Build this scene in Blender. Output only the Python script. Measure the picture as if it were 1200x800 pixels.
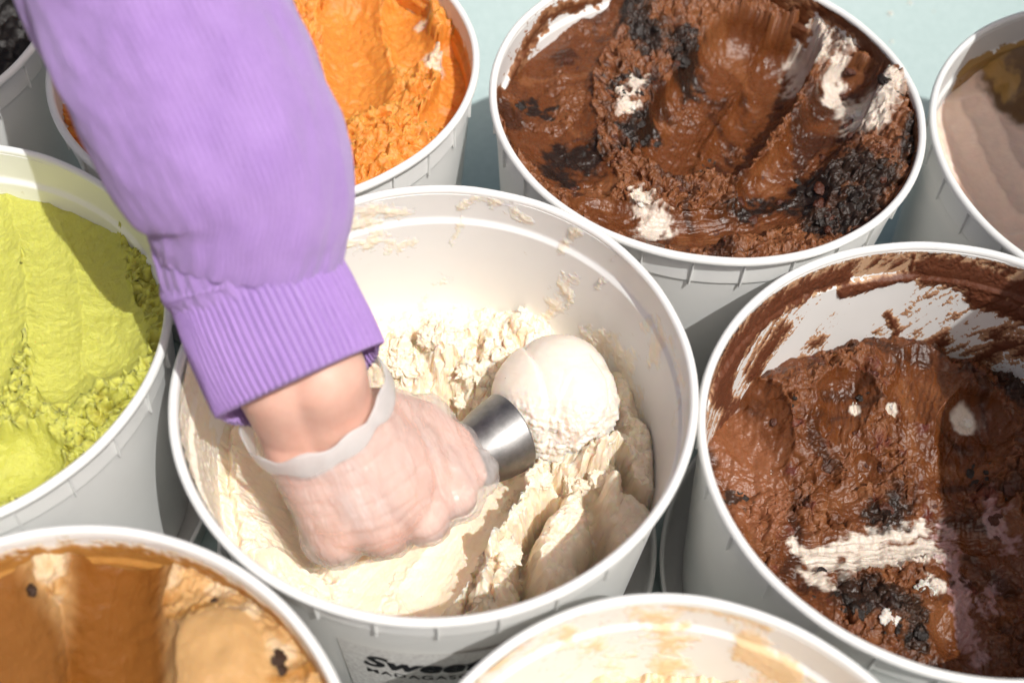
import bpy, bmesh, math, random
import numpy as np
from mathutils import Vector, Matrix

for o in list(bpy.data.objects): bpy.data.objects.remove(o)
scene = bpy.context.scene
COL = scene.collection
R_ = math.radians

# ------------------------------------------------------------------ camera
FPX, PITCH, ROLL, CAMZ = 1483.578, 0.94111, 0.06495, 0.504768   # photo is 1200 px wide
cp, sp, cr, sr = math.cos(PITCH), math.sin(PITCH), math.cos(ROLL), math.sin(ROLL)
FW = np.array([0, cp, -sp]); _rt = np.array([1., 0, 0]); _up = np.array([0, sp, cp])
RT = _rt*cr + _up*sr; UP = -_rt*sr + _up*cr
CAM = np.array([0, 0, CAMZ])
cam = bpy.data.cameras.new('camera'); camo = bpy.data.objects.new('camera', cam); COL.objects.link(camo)
camo.matrix_world = Matrix(((RT[0], UP[0], -FW[0], 0), (RT[1], UP[1], -FW[1], 0), (RT[2], UP[2], -FW[2], CAMZ), (0, 0, 0, 1)))
cam.sensor_width = 36; cam.lens = FPX/1200*36; cam.clip_start = 0.01; cam.clip_end = 100
cam.dof.use_dof = True; cam.dof.focus_distance = 0.685; cam.dof.aperture_fstop = 5.0
scene.camera = camo

# ------------------------------------------------------------------ sky, sun, exposure
SUN_AZ, SUN_EL = R_(42), R_(61)      # azimuth to the right of the viewer's back
SUN = np.array([math.cos(SUN_EL)*math.sin(SUN_AZ), -math.cos(SUN_EL)*math.cos(SUN_AZ), math.sin(SUN_EL)])
w = bpy.data.worlds.new('World'); scene.world = w; w.use_nodes = True
nt = w.node_tree; bg = nt.nodes['Background']
sky = nt.nodes.new('ShaderNodeTexSky'); sky.sky_type = 'NISHITA'; sky.sun_disc = False
sky.sun_elevation = SUN_EL; sky.sun_rotation = math.atan2(SUN[0], SUN[1])
sky.air_density = 0.5; sky.dust_density = 8.0; sky.ozone_density = 0.0
nt.links.new(sky.outputs[0], bg.inputs[0]); bg.inputs[1].default_value = 0.092
sl = bpy.data.lights.new('sun', 'SUN'); sl.energy = 3.75; sl.angle = R_(0.5); sl.color = (1, 0.985, 0.96)
slo = bpy.data.objects.new('sun', sl); COL.objects.link(slo)
slo.rotation_euler = Vector(SUN).to_track_quat('Z', 'Y').to_euler()
slo.location = (0.6, -0.8, 2)
vs = scene.view_settings; vs.view_transform = 'Standard'; vs.look = 'None'; vs.gamma = 1; vs.use_curve_mapping = False
vs.exposure = -0.12

# ------------------------------------------------------------------ maths helpers
def ray(px, py):
    d = FW + ((px-600)/FPX)*RT - ((py-400)/FPX)*UP
    return d
def on_z(px, py, z):
    d = ray(px, py); return CAM + d*((z-CAMZ)/d[2])
def project(P):
    v = np.asarray(P) - CAM; dz = v@FW
    return 600 + FPX*(v@RT)/dz, 400 - FPX*(v@UP)/dz

_rng = np.random.RandomState(7)
PERM = np.concatenate([_rng.permutation(512)]*3)
ANG = _rng.rand(512)*2*np.pi
GX, GY = np.cos(ANG), np.sin(ANG)
JX, JY = _rng.rand(512), _rng.rand(512)
def perlin(x, y, seed=0):
    x = np.asarray(x, float) + seed*17.31; y = np.asarray(y, float) + seed*9.77
    xi = np.floor(x).astype(int); yi = np.floor(y).astype(int); xf = x-xi; yf = y-yi
    u = xf**3*(xf*(xf*6-15)+10); v = yf**3*(yf*(yf*6-15)+10)
    def g(a, b, fx, fy):
        h = PERM[PERM[a % 512] + (b % 512)]
        return GX[h]*fx + GY[h]*fy
    n00 = g(xi, yi, xf, yf); n10 = g(xi+1, yi, xf-1, yf); n01 = g(xi, yi+1, xf, yf-1); n11 = g(xi+1, yi+1, xf-1, yf-1)
    a = n00 + u*(n10-n00); b = n01 + u*(n11-n01)
    return (a + v*(b-a))*1.5
def fbm(x, y, octs=4, seed=0, gain=0.5):
    s = 0; a = 1; f = 1; t = 0
    for k in range(octs):
        s = s + a*perlin(x*f, y*f, seed+k*3.1); t += a; a *= gain; f *= 2.03
    return s/t
def ridged(x, y, octs=4, seed=0):
    s = 0; a = 1; f = 1; t = 0
    for k in range(octs):
        s = s + a*(1-2*np.abs(perlin(x*f, y*f, seed+k*2.3))); t += a; a *= 0.5; f *= 2.1
    return s/t
def worley(x, y, seed=0):
    x = np.asarray(x)+seed*5.3; y = np.asarray(y)+seed*3.1
    xi = np.floor(x).astype(int); yi = np.floor(y).astype(int)
    f1 = np.full(x.shape, 9.); f2 = np.full(x.shape, 9.); cid = np.zeros(x.shape)
    for dx in (-1, 0, 1):
        for dy in (-1, 0, 1):
            a = xi+dx; b = yi+dy; h = PERM[PERM[a % 512]+(b % 512)]
            d = np.hypot(a+JX[h]-x, b+JY[h]-y)
            m = d < f1
            f2 = np.where(m, f1, np.minimum(f2, d)); cid = np.where(m, h/512., cid); f1 = np.where(m, d, f1)
    return f1, f2, cid
def sstep(a, b, x):
    t = np.clip((x-a)/(b-a), 0, 1); return t*t*(3-2*t)
def poly_dist(X, Y, pts):
    """distance to a polyline, length along it, and the side (sign)"""
    best = np.full(X.shape, 1e9); al = np.zeros(X.shape); sd = np.zeros(X.shape); acc = 0
    for (x0, y0), (x1, y1) in zip(pts[:-1], pts[1:]):
        dx, dy = x1-x0, y1-y0; L = math.hypot(dx, dy)+1e-12
        t = np.clip(((X-x0)*dx+(Y-y0)*dy)/L/L, 0, 1)
        d = np.hypot(X-x0-t*dx, Y-y0-t*dy); m = d < best
        best = np.where(m, d, best); al = np.where(m, acc+t*L, al)
        sd = np.where(m, np.sign(dx*(Y-y0)-dy*(X-x0)), sd); acc += L
    return best, al, sd
def smooth_poly(pts, n=8):
    """Catmull-Rom through the points"""
    P = [np.array(q, float) for q in pts]
    if len(P) < 3: return [tuple(q) for q in P]
    P = [2*P[0]-P[1]] + P + [2*P[-1]-P[-2]]; out = []
    for i in range(1, len(P)-2):
        for k in range(n):
            t = k/n
            out.append(tuple(0.5*((2*P[i]) + (P[i+1]-P[i-1])*t + (2*P[i-1]-5*P[i]+4*P[i+1]-P[i+2])*t*t + (3*P[i]-P[i-1]-3*P[i+1]+P[i+2])*t**3)))
    out.append(tuple(P[-2])); return out

# ------------------------------------------------------------------ object helpers
def np_mesh(name, V, F, smooth=True, col=None):
    """V (n,3), F (m,4) or (m,3) arrays -> mesh, with an optional colour attribute"""
    me = bpy.data.meshes.new(name); V = np.asarray(V, np.float32); F = np.asarray(F, np.int32)
    k = F.shape[1]
    me.vertices.add(len(V)); me.vertices.foreach_set('co', V.ravel())
    me.loops.add(F.size); me.loops.foreach_set('vertex_index', F.ravel())
    me.polygons.add(len(F)); me.polygons.foreach_set('loop_start', np.arange(0, F.size, k, dtype=np.int32))
    if smooth: me.polygons.foreach_set('use_smooth', np.ones(len(F), bool))
    me.update(calc_edges=True)
    if col is not None:
        at = me.color_attributes.new('Col', 'FLOAT_COLOR', 'POINT')
        c = np.ones((len(V), 4), np.float32); c[:, :col.shape[1]] = col
        at.data.foreach_set('color', c.ravel())
    return me
def link(name, me, mat=None, parent=None, M=None):
    o = bpy.data.objects.new(name, me); COL.objects.link(o)
    if mat is not None and me is not None and not me.materials: me.materials.append(mat)
    if parent is not None: o.parent = parent
    if M is not None: o.matrix_basis = M
    return o
def tag(o, label, cat, group=None):
    o['label'] = label; o['category'] = cat
    if group: o['group'] = group
    return o
def struct(o): o['kind'] = 'structure'; return o
def revolve(prof, seg=160, oval=(0, 0), closed=False):
    """prof: list of (r,z); oval: second harmonic of the radius"""
    th = np.linspace(0, 2*np.pi, seg, endpoint=False); n = len(prof)
    ov = oval[0]*np.cos(2*th)+oval[1]*np.sin(2*th)
    r = np.array([q[0] for q in prof])[:, None]; z = np.array([q[1] for q in prof])[:, None]
    rr = r + ov[None]*np.minimum(1, r/0.1)
    V = np.stack([rr*np.cos(th), rr*np.sin(th), np.broadcast_to(z, rr.shape)], -1).reshape(-1, 3)
    F = []
    for i in range(n if closed else n-1):
        a = i*seg; b = ((i+1) % n)*seg; j = np.arange(seg); k = (j+1) % seg
        F.append(np.stack([a+j, a+k, b+k, b+j], -1))
    return V, np.concatenate(F)
def grid_faces(nu, nv, wrap=False):
    i = np.arange(nu-1)[:, None]; j = np.arange(nv if wrap else nv-1)[None]; k = (j+1) % nv
    return np.stack(np.broadcast_arrays(i*nv+j, i*nv+k, (i+1)*nv+k, (i+1)*nv+j), -1).reshape(-1, 4)
def loft(rings):
    """list of (n,3) closed rings -> V,F"""
    V = np.concatenate(rings); return V, grid_faces(len(rings), len(rings[0]), True)

# ------------------------------------------------------------------ materials
def mat(name): 
    m = bpy.data.materials.new(name); m.use_nodes = True
    return m, m.node_tree, m.node_tree.nodes['Principled BSDF']
def N(t, kind, **kw):
    n = t.nodes.new(kind)
    for k, v in kw.items(): setattr(n, k, v)
    return n
def noise(t, scale, detail=4, rough=0.5, vec=None):
    n = N(t, 'ShaderNodeTexNoise'); n.inputs['Scale'].default_value = scale
    n.inputs['Detail'].default_value = detail; n.inputs['Roughness'].default_value = rough
    if vec: t.links.new(vec, n.inputs['Vector'])
    return n
def ramp(t, src, a, b, ca=(0, 0, 0, 1), cb=(1, 1, 1, 1)):
    r = N(t, 'ShaderNodeValToRGB'); r.color_ramp.elements[0].position = a; r.color_ramp.elements[1].position = b
    r.color_ramp.elements[0].color = ca; r.color_ramp.elements[1].color = cb
    t.links.new(src, r.inputs[0]); return r.outputs[0]
def mixc(t, fac, a, b, mode='MIX'):
    m = N(t, 'ShaderNodeMix', data_type='RGBA', blend_type=mode)
    for s, v in ((m.inputs[0], fac), (m.inputs[6], a), (m.inputs[7], b)):
        if hasattr(v, 'is_linked') or hasattr(v, 'links'): t.links.new(v, s)
        else: s.default_value = v
    return m.outputs[2]
def objvec(t):
    return N(t, 'ShaderNodeTexCoord').outputs['Object']
def bump(t, b, src, strength, dist, prev=None):
    n = N(t, 'ShaderNodeBump'); n.inputs['Strength'].default_value = strength; n.inputs['Distance'].default_value = dist
    t.links.new(src, n.inputs['Height'])
    if prev: t.links.new(prev, n.inputs['Normal'])
    t.links.new(n.outputs[0], b.inputs['Normal']); return n.outputs[0]

def ice_material(name, sss, radius, rough=(0.35, 0.6), fine=0.5, spec=0.5, scale=900, specks=None, var=(0.72, 0.66, 0.60), wet=0.0):
    """ice cream: the flavour colours come from the mesh's own colour attribute"""
    m, t, b = mat(name); v = objvec(t)
    at = N(t, 'ShaderNodeAttribute'); at.attribute_name = 'Col'
    n1 = noise(t, 160, 5, 0.6, v); n2 = noise(t, scale, 4, 0.65, v)
    c = mixc(t, 0.28, at.outputs['Color'], ramp(t, n1.outputs[0], 0.3, 0.75, (*var, 1), (1.12, 1.12, 1.12, 1)), 'MULTIPLY')
    if specks:
        vo = N(t, 'ShaderNodeTexVoronoi'); vo.inputs['Scale'].default_value = 230; t.links.new(v, vo.inputs['Vector'])
        n3 = noise(t, 60, 2, 0.5, v)
        f = ramp(t, vo.outputs['Distance'], 0.045, 0.085, (1, 1, 1, 1), (0, 0, 0, 1))
        g = ramp(t, n3.outputs[0], 0.53, 0.6)
        mm = N(t, 'ShaderNodeMath', operation='MULTIPLY'); t.links.new(f, mm.inputs[0]); t.links.new(g, mm.inputs[1])
        c = mixc(t, mm.outputs[0], c, specks)
    t.links.new(c, b.inputs['Base Color'])
    b.inputs['Subsurface Weight'].default_value = sss
    b.inputs['Subsurface Radius'].default_value = radius; b.inputs['Subsurface Scale'].default_value = 1.0
    b.inputs['Specular IOR Level'].default_value = spec
    rr = N(t, 'ShaderNodeMapRange'); t.links.new(n1.outputs[0], rr.inputs[0])
    rr.inputs[1].default_value = 0.3; rr.inputs[2].default_value = 0.7; rr.inputs[3].default_value = rough[0]; rr.inputs[4].default_value = rough[1]
    if wet:
        ma = N(t, 'ShaderNodeMath', operation='MULTIPLY_ADD'); t.links.new(at.outputs['Alpha'], ma.inputs[0]); ma.inputs[1].default_value = wet; t.links.new(rr.outputs[0], ma.inputs[2])
        t.links.new(ma.outputs[0], b.inputs['Roughness'])
    else: t.links.new(rr.outputs[0], b.inputs['Roughness'])
    p = bump(t, b, n2.outputs[0], fine, 0.0012)
    n4 = noise(t, 380, 3, 0.6, v); bump(t, b, n4.outputs[0], fine*0.7, 0.002, p)
    return m

def plastic_material():
    m, t, b = mat('white_plastic'); v = objvec(t)
    n = noise(t, 26, 4, 0.6, v); n2 = noise(t, 220, 3, 0.6, v)
    c = ramp(t, n.outputs[0], 0.3, 0.7, (0.895, 0.90, 0.875, 1), (0.92, 0.928, 0.908, 1))
    sc = ramp(t, n2.outputs[0], 0.70, 0.78, (1, 1, 1, 1), (0.86, 0.83, 0.78, 1))
    t.links.new(mixc(t, 1.0, c, sc, 'MULTIPLY'), b.inputs['Base Color'])
    tl = N(t, 'ShaderNodeBsdfTranslucent'); tl.inputs[0].default_value = (0.97, 0.92, 0.84, 1)      # thin milky plastic lets light through
    mx = N(t, 'ShaderNodeMixShader'); mx.inputs[0].default_value = 0.12
    t.links.new(b.outputs[0], mx.inputs[1]); t.links.new(tl.outputs[0], mx.inputs[2])
    t.links.new(mx.outputs[0], [q for q in t.nodes if q.type == 'OUTPUT_MATERIAL'][0].inputs[0])
    r2 = N(t, 'ShaderNodeMapRange'); t.links.new(n.outputs[0], r2.inputs[0]); r2.inputs[3].default_value = 0.27; r2.inputs[4].default_value = 0.45
    t.links.new(r2.outputs[0], b.inputs['Roughness']); b.inputs['Specular IOR Level'].default_value = 0.45
    bump(t, b, noise(t, 60, 3, 0.5, v).outputs[0], 0.06, 0.002)
    return m

M_PL = plastic_material()
M_VAN = ice_material('vanilla_ice_cream', 0.6, (0.0050, 0.0024, 0.0011), (0.32, 0.6), 0.25, specks=(0.12, 0.07, 0.03, 1), var=(0.86, 0.80, 0.72))
M_BALL = ice_material('smooth_vanilla', 0.9, (0.0065, 0.0042, 0.0026), (0.28, 0.42), 0.06, specks=(0.10, 0.06, 0.03, 1), var=(0.95, 0.92, 0.9))
M_CHOC = ice_material('chocolate_ice_cream', 0.25, (0.0025, 0.0007, 0.0003), (0.14, 0.34), 0.28, 0.45, wet=0.30)
M_GREEN = ice_material('green_ice_cream', 0.7, (0.004, 0.0036, 0.0008), (0.4, 0.65), 0.6, specks=(0.7, 0.35, 0.05, 1))
M_ORANGE = ice_material('orange_ice_cream', 0.6, (0.005, 0.0018, 0.0005), (0.35, 0.6), 0.35, specks=(0.12, 0.05, 0.01, 1))
M_COFFEE = ice_material('caramel_ice_cream', 0.35, (0.005, 0.0022, 0.0007), (0.25, 0.45), 0.25, 0.10)
M_PEACH = ice_material('pale_peach_ice_cream', 0.7, (0.006, 0.004, 0.0025), (0.3, 0.5), 0.12)
M_FILM = ice_material('smeared_ice_cream', 0.5, (0.004, 0.0025, 0.0012), (0.25, 0.45), 0.12, var=(0.92, 0.9, 0.88))

# ------------------------------------------------------------------ setting
FLOOR = -0.1725
H = 0.170                      # height of a tub
def floor_mat():
    m, t, b = mat('freezer_liner'); v = objvec(t)
    n = noise(t, 7, 5, 0.6, v); n2 = noise(t, 240, 4, 0.6, v)
    t.links.new(mixc(t, 0.35, ramp(t, n.outputs[0], 0.3, 0.7, (0.44, 0.56, 0.55, 1), (0.49, 0.60, 0.59, 1)),
                     ramp(t, n2.outputs[0], 0.35, 0.7, (0.40, 0.52, 0.50, 1), (0.56, 0.67, 0.65, 1))), b.inputs['Base Color'])
    b.inputs['Roughness'].default_value = 0.5
    bump(t, b, n2.outputs[0], 0.25, 0.0015)
    return m
M_FLOOR = floor_mat()
def box_mesh(name, lo, hi, bev=0.0):
    bm = bmesh.new(); bmesh.ops.create_cube(bm, size=1)
    for v in bm.verts: v.co = Vector([lo[i]+(v.co[i]+0.5)*(hi[i]-lo[i]) for i in range(3)])
    if bev: bmesh.ops.bevel(bm, geom=bm.edges[:], offset=bev, segments=3, affect='EDGES', profile=0.5)
    me = bpy.data.meshes.new(name); bm.to_mesh(me); bm.free(); return me
struct(link('freezer_floor', box_mesh('freezer_floor', (-1.2, -0.5, FLOOR-0.02), (0.505, 1.6, FLOOR)), M_FLOOR))
struct(link('freezer_wall', box_mesh('freezer_wall', (0.506, -0.5, FLOOR-0.02), (0.545, 1.6, 0.05), 0.006), M_FLOOR))
# an unseen panel added beside the tubs to shade the right of the picture
shade_root = bpy.data.objects.new('shade_panel', None); COL.objects.link(shade_root)
shade_root.location = (0.535, 0.55, 0.052)
tag(shade_root, 'added dark grey panel outside the view, leaning from the freezer wall to shade the tubs', 'lid')
EX, EZ = 0.353, 0.22           # the added panel's free edge, placed to shape the shadow
ang = math.atan2(0.535-EX, EZ-0.052); LL = math.hypot(0.535-EX, EZ-0.052)
M_SHADE_PANEL = mat('dark_grey_shade_panel')[0]; _b = M_SHADE_PANEL.node_tree.nodes['Principled BSDF']; _b.inputs['Roughness'].default_value = 0.6
M_SHADE_PANEL.node_tree.links.new(ramp(M_SHADE_PANEL.node_tree, noise(M_SHADE_PANEL.node_tree, 30, 3).outputs[0], 0.3, 0.7, (0.05, 0.05, 0.052, 1), (0.07, 0.07, 0.07, 1)), _b.inputs['Base Color'])
def shade_piece(name, lo, hi, bev):
    me = box_mesh(name, lo, hi, bev); me.transform(Matrix.Rotation(-ang, 4, 'Y')); return link(name, me, M_SHADE_PANEL, shade_root)
shade_piece('panel', (-0.008, -1.15, 0.004), (0.008, 0.07, LL), 0.004)
for y in (-0.9, -0.5, -0.05): shade_piece('shade_mount', (-0.012, y-0.03, -0.004), (0.012, y+0.03, 0.014), 0.002)

# ------------------------------------------------------------------ tubs
def r_in(z):
    """inner radius of a tub at height z under the rim"""
    z = np.asarray(z, float)
    return np.where(z > -0.0215, 0.1203+(z+0.02)*0.02, np.where(z > -0.024, 0.1180+(z+0.024)/0.0025*0.0023, 0.1180+(z+0.024)*0.062))
def dense(pts, step=0.006):
    """extra loops along the straight runs, so that smooth shading stays true"""
    out = []
    for (r0, z0), (r1, z1) in zip(pts[:-1], pts[1:]):
        L = math.hypot(r1-r0, z1-z0); n = max(1, int(L/step)); ts = [k/n for k in range(n)]
        if L > 0.01: ts = [0, 0.0008/L] + ts[1:] + [1-0.0008/L]
        out += [(r0+(r1-r0)*t, z0+(z1-z0)*t) for t in ts]
    return out + [pts[-1]]
PROF = dense([(0.0, -H), (0.104, -H), (0.1075, -H+0.001), (0.1094, -H+0.004), (0.1203, -0.0240), (0.1204, -0.0232), (0.1209, -0.0227), (0.1212, -0.0222), (0.1214, -0.0040)])
PROF_IN = dense([(0.1207, -0.0030), (0.1203, -0.0200), (0.1202, -0.0213), (0.1198, -0.0222), (0.1186, -0.0234), (0.1180, -0.0243), (0.1093, -0.163), (0.1060, -H+0.0022), (0.0, -H+0.002)])
def rim_profile():
    cx, cz, a, b = 0.1229, -0.0026, 0.0023, 0.0027
    return [(cx+a*math.cos(q)*(1.0), cz+b*math.sin(q)) for q in np.linspace(0, 2*np.pi, 18, endpoint=False)]
TUBS = {  # x, y, z of the rim's centre, tilt, ovality
 'center': (-0.035, 0.3395, 0.0052, 0.0107, 0.0143, 0.0006, 0.0007),
 'choc': (0.1032, 0.5495, 0.0019, -0.0024, -0.0082, 0.0008, -0.0004),
 'berry': (0.2187, 0.3296, -0.0012, 0.0091, 0.0131, 0.0030, 0.0016),
 'green': (-0.2951, 0.3576, -0.0010, -0.0126, -0.0110, 0.0015, -0.0008),
 'coffee': (-0.1679, 0.1280, 0.0005, -0.0032, 0.0122, -0.0003, -0.0018),
 'bottom': (0.0828, 0.1119, -0.0023, -0.0145, 0.0078, -0.0032, -0.0014),
 'orange': (-0.1552, 0.5662, -0.0032, 0.0081, -0.0300, 0.0005, 0.0003),
 'right': (0.3558, 0.5332, 0.0000, -0.0009, 0.0064, -0.0006, 0.0003),
 'dark': (-0.4101, 0.5860, 0.0, 0.0, 0.0, 0.0, 0.0),
}
TUB_LABEL = {
 'center': 'white plastic tub with a printed paper label, the gloved hand reaching into it',
 'choc': 'white plastic tub filled to the rim with chocolate and black cookie ice cream',
 'berry': 'white plastic tub half full of chocolate ice cream with its back wall smeared white',
 'green': 'white plastic tub holding yellow-green ice cream beside the lilac sleeve',
 'coffee': 'white plastic tub holding caramel brown ice cream with smooth scooped hollows',
 'bottom': 'nearly empty white plastic tub with peach residue dried on its wall',
 'orange': 'white plastic tub holding orange ice cream behind the lilac sleeve',
 'right': 'white plastic tub holding pale peach ice cream in the shade',
 'dark': 'white plastic tub holding ice cream coloured nearly black for shade behind the green tub',
}
TUBM = {}
rib_me = box_mesh('rib', (-0.0004, -0.0005, -0.0245), (0.0023, 0.0005, -0.0040), 0.0004)
for v in rib_me.vertices:
    if v.co.z < -0.018 and v.co.x > 0.001: v.co.x -= 0.0009
for key, (x, y, z, tx, ty, oa, ob) in TUBS.items():
    rot = Vector((0, 0, 1)).rotation_difference(Vector((-tx, -ty, 1)).normalized()).to_matrix().to_4x4()
    M = Matrix.Translation((x, y, z)) @ rot            # frame of the rim
    TUBM[key] = M
    base = M @ Matrix.Translation((0, 0, -H))
    root = bpy.data.objects.new('ice_cream_tub', None); COL.objects.link(root); root.matrix_world = base
    tag(root, TUB_LABEL[key], 'tub', 'ice cream tubs packed side by side')
    up = Matrix.Translation((0, 0, H))
    V, F = revolve(PROF+PROF_IN, 192, (oa, ob)); V[:, 2] += H
    link('wall', np_mesh('wall', V, F[:, ::-1]), M_PL, root)
    V, F = revolve(rim_profile(), 192, (oa, ob), closed=True)
    th = np.arctan2(V[:, 1], V[:, 0]); k = len(key)*1.7
    wob = 0.00035*np.sin(3*th+k)+0.00025*np.sin(7*th+2*k)+0.00012*np.sin(19*th+k)
    V[:, 2] += H + wob; V[:, :2] *= (1+wob*0.8)[:, None]
    link('rim', np_mesh('rim', V, F), M_PL, root)
    for i in range(28):
        a = 2*math.pi*i/28 + 0.09*len(key)
        r = 0.1211 + oa*math.cos(2*a)+ob*math.sin(2*a)
        link('rib', rib_me, M_PL, root, up @ Matrix.Rotation(a, 4, 'Z') @ Matrix.Translation((r, 0, 0)))
    if key == 'center': CENTER_ROOT = root
# lids lying upturned under some tubs
for key, lab in (('berry', 'white plastic tub lid lying under the white-smeared chocolate tub'), ('center', 'white plastic tub lid lying under the tub with the gloved hand'), ('green', 'white plastic tub lid lying under the green ice cream tub')):
    x, y = TUBS[key][:2]
    prof = [(0.0, 0.0002), (0.122, 0.0002), (0.1235, 0.0015), (0.1243, 0.016), (0.1258, 0.0185), (0.1262, 0.0200), (0.1252, 0.0212), (0.1236, 0.0206), (0.1226, 0.017), (0.1212, 0.0040), (0.1165, 0.0030), (0.1160, 0.0012), (0.0, 0.0012)]
    V, F = revolve(prof, 128)
    o = link('tub_lid', np_mesh('tub_lid', V, F[:, ::-1]), M_PL); o.location = (x, y, FLOOR)
    tag(o, lab, 'lid', 'tub lids on the freezer floor')

# ------------------------------------------------------------------ ice cream fields
def disc_grid(n):
    a = np.linspace(-1, 1, n); A, B = np.meshgrid(a, a, indexing='ij')
    r = np.where(np.abs(A) > np.abs(B), A, B)
    with np.errstate(divide='ignore', invalid='ignore'):
        ph = np.where(np.abs(A) > np.abs(B), (np.pi/4)*np.nan_to_num(B/A), np.pi/2-(np.pi/4)*np.nan_to_num(A/B))
    ph = np.where(r == 0, 0, ph)
    return r*np.cos(ph), r*np.sin(ph)
class Field:
    """the top surface of the ice cream in one tub, in the frame of that tub's rim"""
    def __init__(s, key, n, level, col):
        s.key = key; s.n = n; U, W = disc_grid(n); s.U, s.W = U, W
        rad = float(r_in(level))+0.0008
        s.X, s.Y = U*rad, W*rad; s.Z = np.full(U.shape, level); s.c = np.array(TUBS[key][:3])
        s.rough = np.ones(U.shape); s.C = np.empty(U.shape+(3,)); s.C[:] = col; s.rad = np.hypot(U, W)
        s.sx = sum(map(ord, key)) % 37
    def loc(s, pts, z):
        return [tuple((on_z(px, py, z+s.c[2])-s.c)[:2]) for px, py in pts]
    def dist(s, pts, z, warp=0.0, ws=90, smooth=True):
        q = s.loc(pts, z)
        if smooth: q = smooth_poly(q)
        X, Y = s.X, s.Y
        if warp:
            X = X + warp*fbm(s.X*ws, s.Y*ws, 3, s.sx+1); Y = Y + warp*fbm(s.X*ws, s.Y*ws, 3, s.sx+5)
        if len(q) == 1: return np.hypot(X-q[0][0], Y-q[0][1]), 0*X, 0*X
        return poly_dist(X, Y, q)
    def mound(s, pts, z, w, h, warp=0.004, p=2):
        d, _, _ = s.dist(pts, z, warp); m = np.exp(-(d/w)**p); s.Z += h*m; return m
    def channel(s, pts, z, R, depth=0, warp=0.0012, stri=0.0004, zslope=0, slope=0.0, ws=120):
        """smooth scooped trough with its bottom at z; cuts whatever stands above it"""
        d, al, sd = s.dist(pts, z, warp*1.6, ws); L = al.max()+1e-9
        d = d + 0.0022*fbm(s.X*70, s.Y*70, 4, s.sx+13)*sstep(0.2, 0.7, d/R)
        dd = np.clip(d, 0, R*0.985)
        zt = z + zslope*(al/L-0.5) + slope*d*sd + R - np.sqrt(R*R-dd*dd) + np.where(d > R*0.985, 1, 0)
        zt = zt + stri*fbm(d*sd*420, al*22, 3, s.sx+9) + 0.0006*fbm(s.X*60, s.Y*60, 3, s.sx+11)
        m = zt < s.Z
        s.Z = np.where(m, zt, s.Z); s.rough = np.where(m, 0.05, s.rough)
        return m
    def groove(s, pts, z, w, depth, warp=0.002):
        d, _, _ = s.dist(pts, z, warp, 140); m = np.exp(-(d/w)**2); s.Z -= depth*m; return m
    def crumble(s, amp, scale=1.0, amt=None, q=55.0):
        r = s.rough if amt is None else amt
        X, Y = s.X*scale, s.Y*scale
        wx = X + 0.006*fbm(X*70, Y*70, 3, s.sx+1); wy = Y + 0.006*fbm(X*70, Y*70, 3, s.sx+7)
        h = 0; a = 1.0
        for k in range(4):                       # rounded puffs with sharp creases between them
            h = h + a*(np.minimum(np.abs(perlin(wx*q, wy*q, s.sx+3*k))*2.6, 1.0)-0.45); a *= 0.52; q *= 2.15
        h = h + 0.9*fbm(X*28, Y*28, 3, s.sx) + 0.55*fbm(X*170, Y*170, 4, s.sx+40, 0.6)
        s.Z += amp*r*h; s.h = h
    def jitter(s, amp):
        r = s.rough
        s.jx = amp*r*fbm(s.X*220, s.Y*220, 3, s.sx+20); s.jy = amp*r*fbm(s.X*220, s.Y*220, 3, s.sx+25)
    def paint(s, pts, z, w, col, warp=0.004, ws=110, soft=0.25, amt=1.0, smooth=True):
        d, _, _ = s.dist(pts, z, warp, ws, smooth); m = (1-sstep(w*(1-soft), w*(1+soft), d))*amt
        s.C = s.C*(1-m[..., None]) + np.array(col)*m[..., None]; return m
    def tint(s, m, col):
        m = np.clip(m, 0, 1)[..., None]; s.C = s.C*(1-m)+np.array(col)*m
    def build(s, mtl, name, label, group='ice creams in the tubs'):
        # keep the edge inside the wall: scale the radius with the real inner radius at each height
        oa, ob = TUBS[s.key][5:7]; th = np.arctan2(s.W, s.U)
        rin = r_in(np.minimum(s.Z, -0.001)) + 0.0007 + oa*np.cos(2*th)+ob*np.sin(2*th)
        jx = getattr(s, 'jx', 0); jy = getattr(s, 'jy', 0); fade = 1-sstep(0.93, 0.99, s.rad)
        X = s.U*rin + jx*fade; Y = s.W*rin + jy*fade
        V = np.stack([X, Y, s.Z+H], -1).reshape(-1, 3)
        me = np_mesh('surface', V, grid_faces(s.n, s.n), col=np.concatenate([s.C, np.clip(s.rough, 0, 1)[..., None]], -1).reshape(-1, 4))
        root = bpy.data.objects.new(name, None); COL.objects.link(root)
        root.matrix_world = TUBM[s.key] @ Matrix.Translation((0, 0, -H))
        tag(root, label, 'ice cream', group)
        link('surface', me, mtl, root); return root

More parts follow.
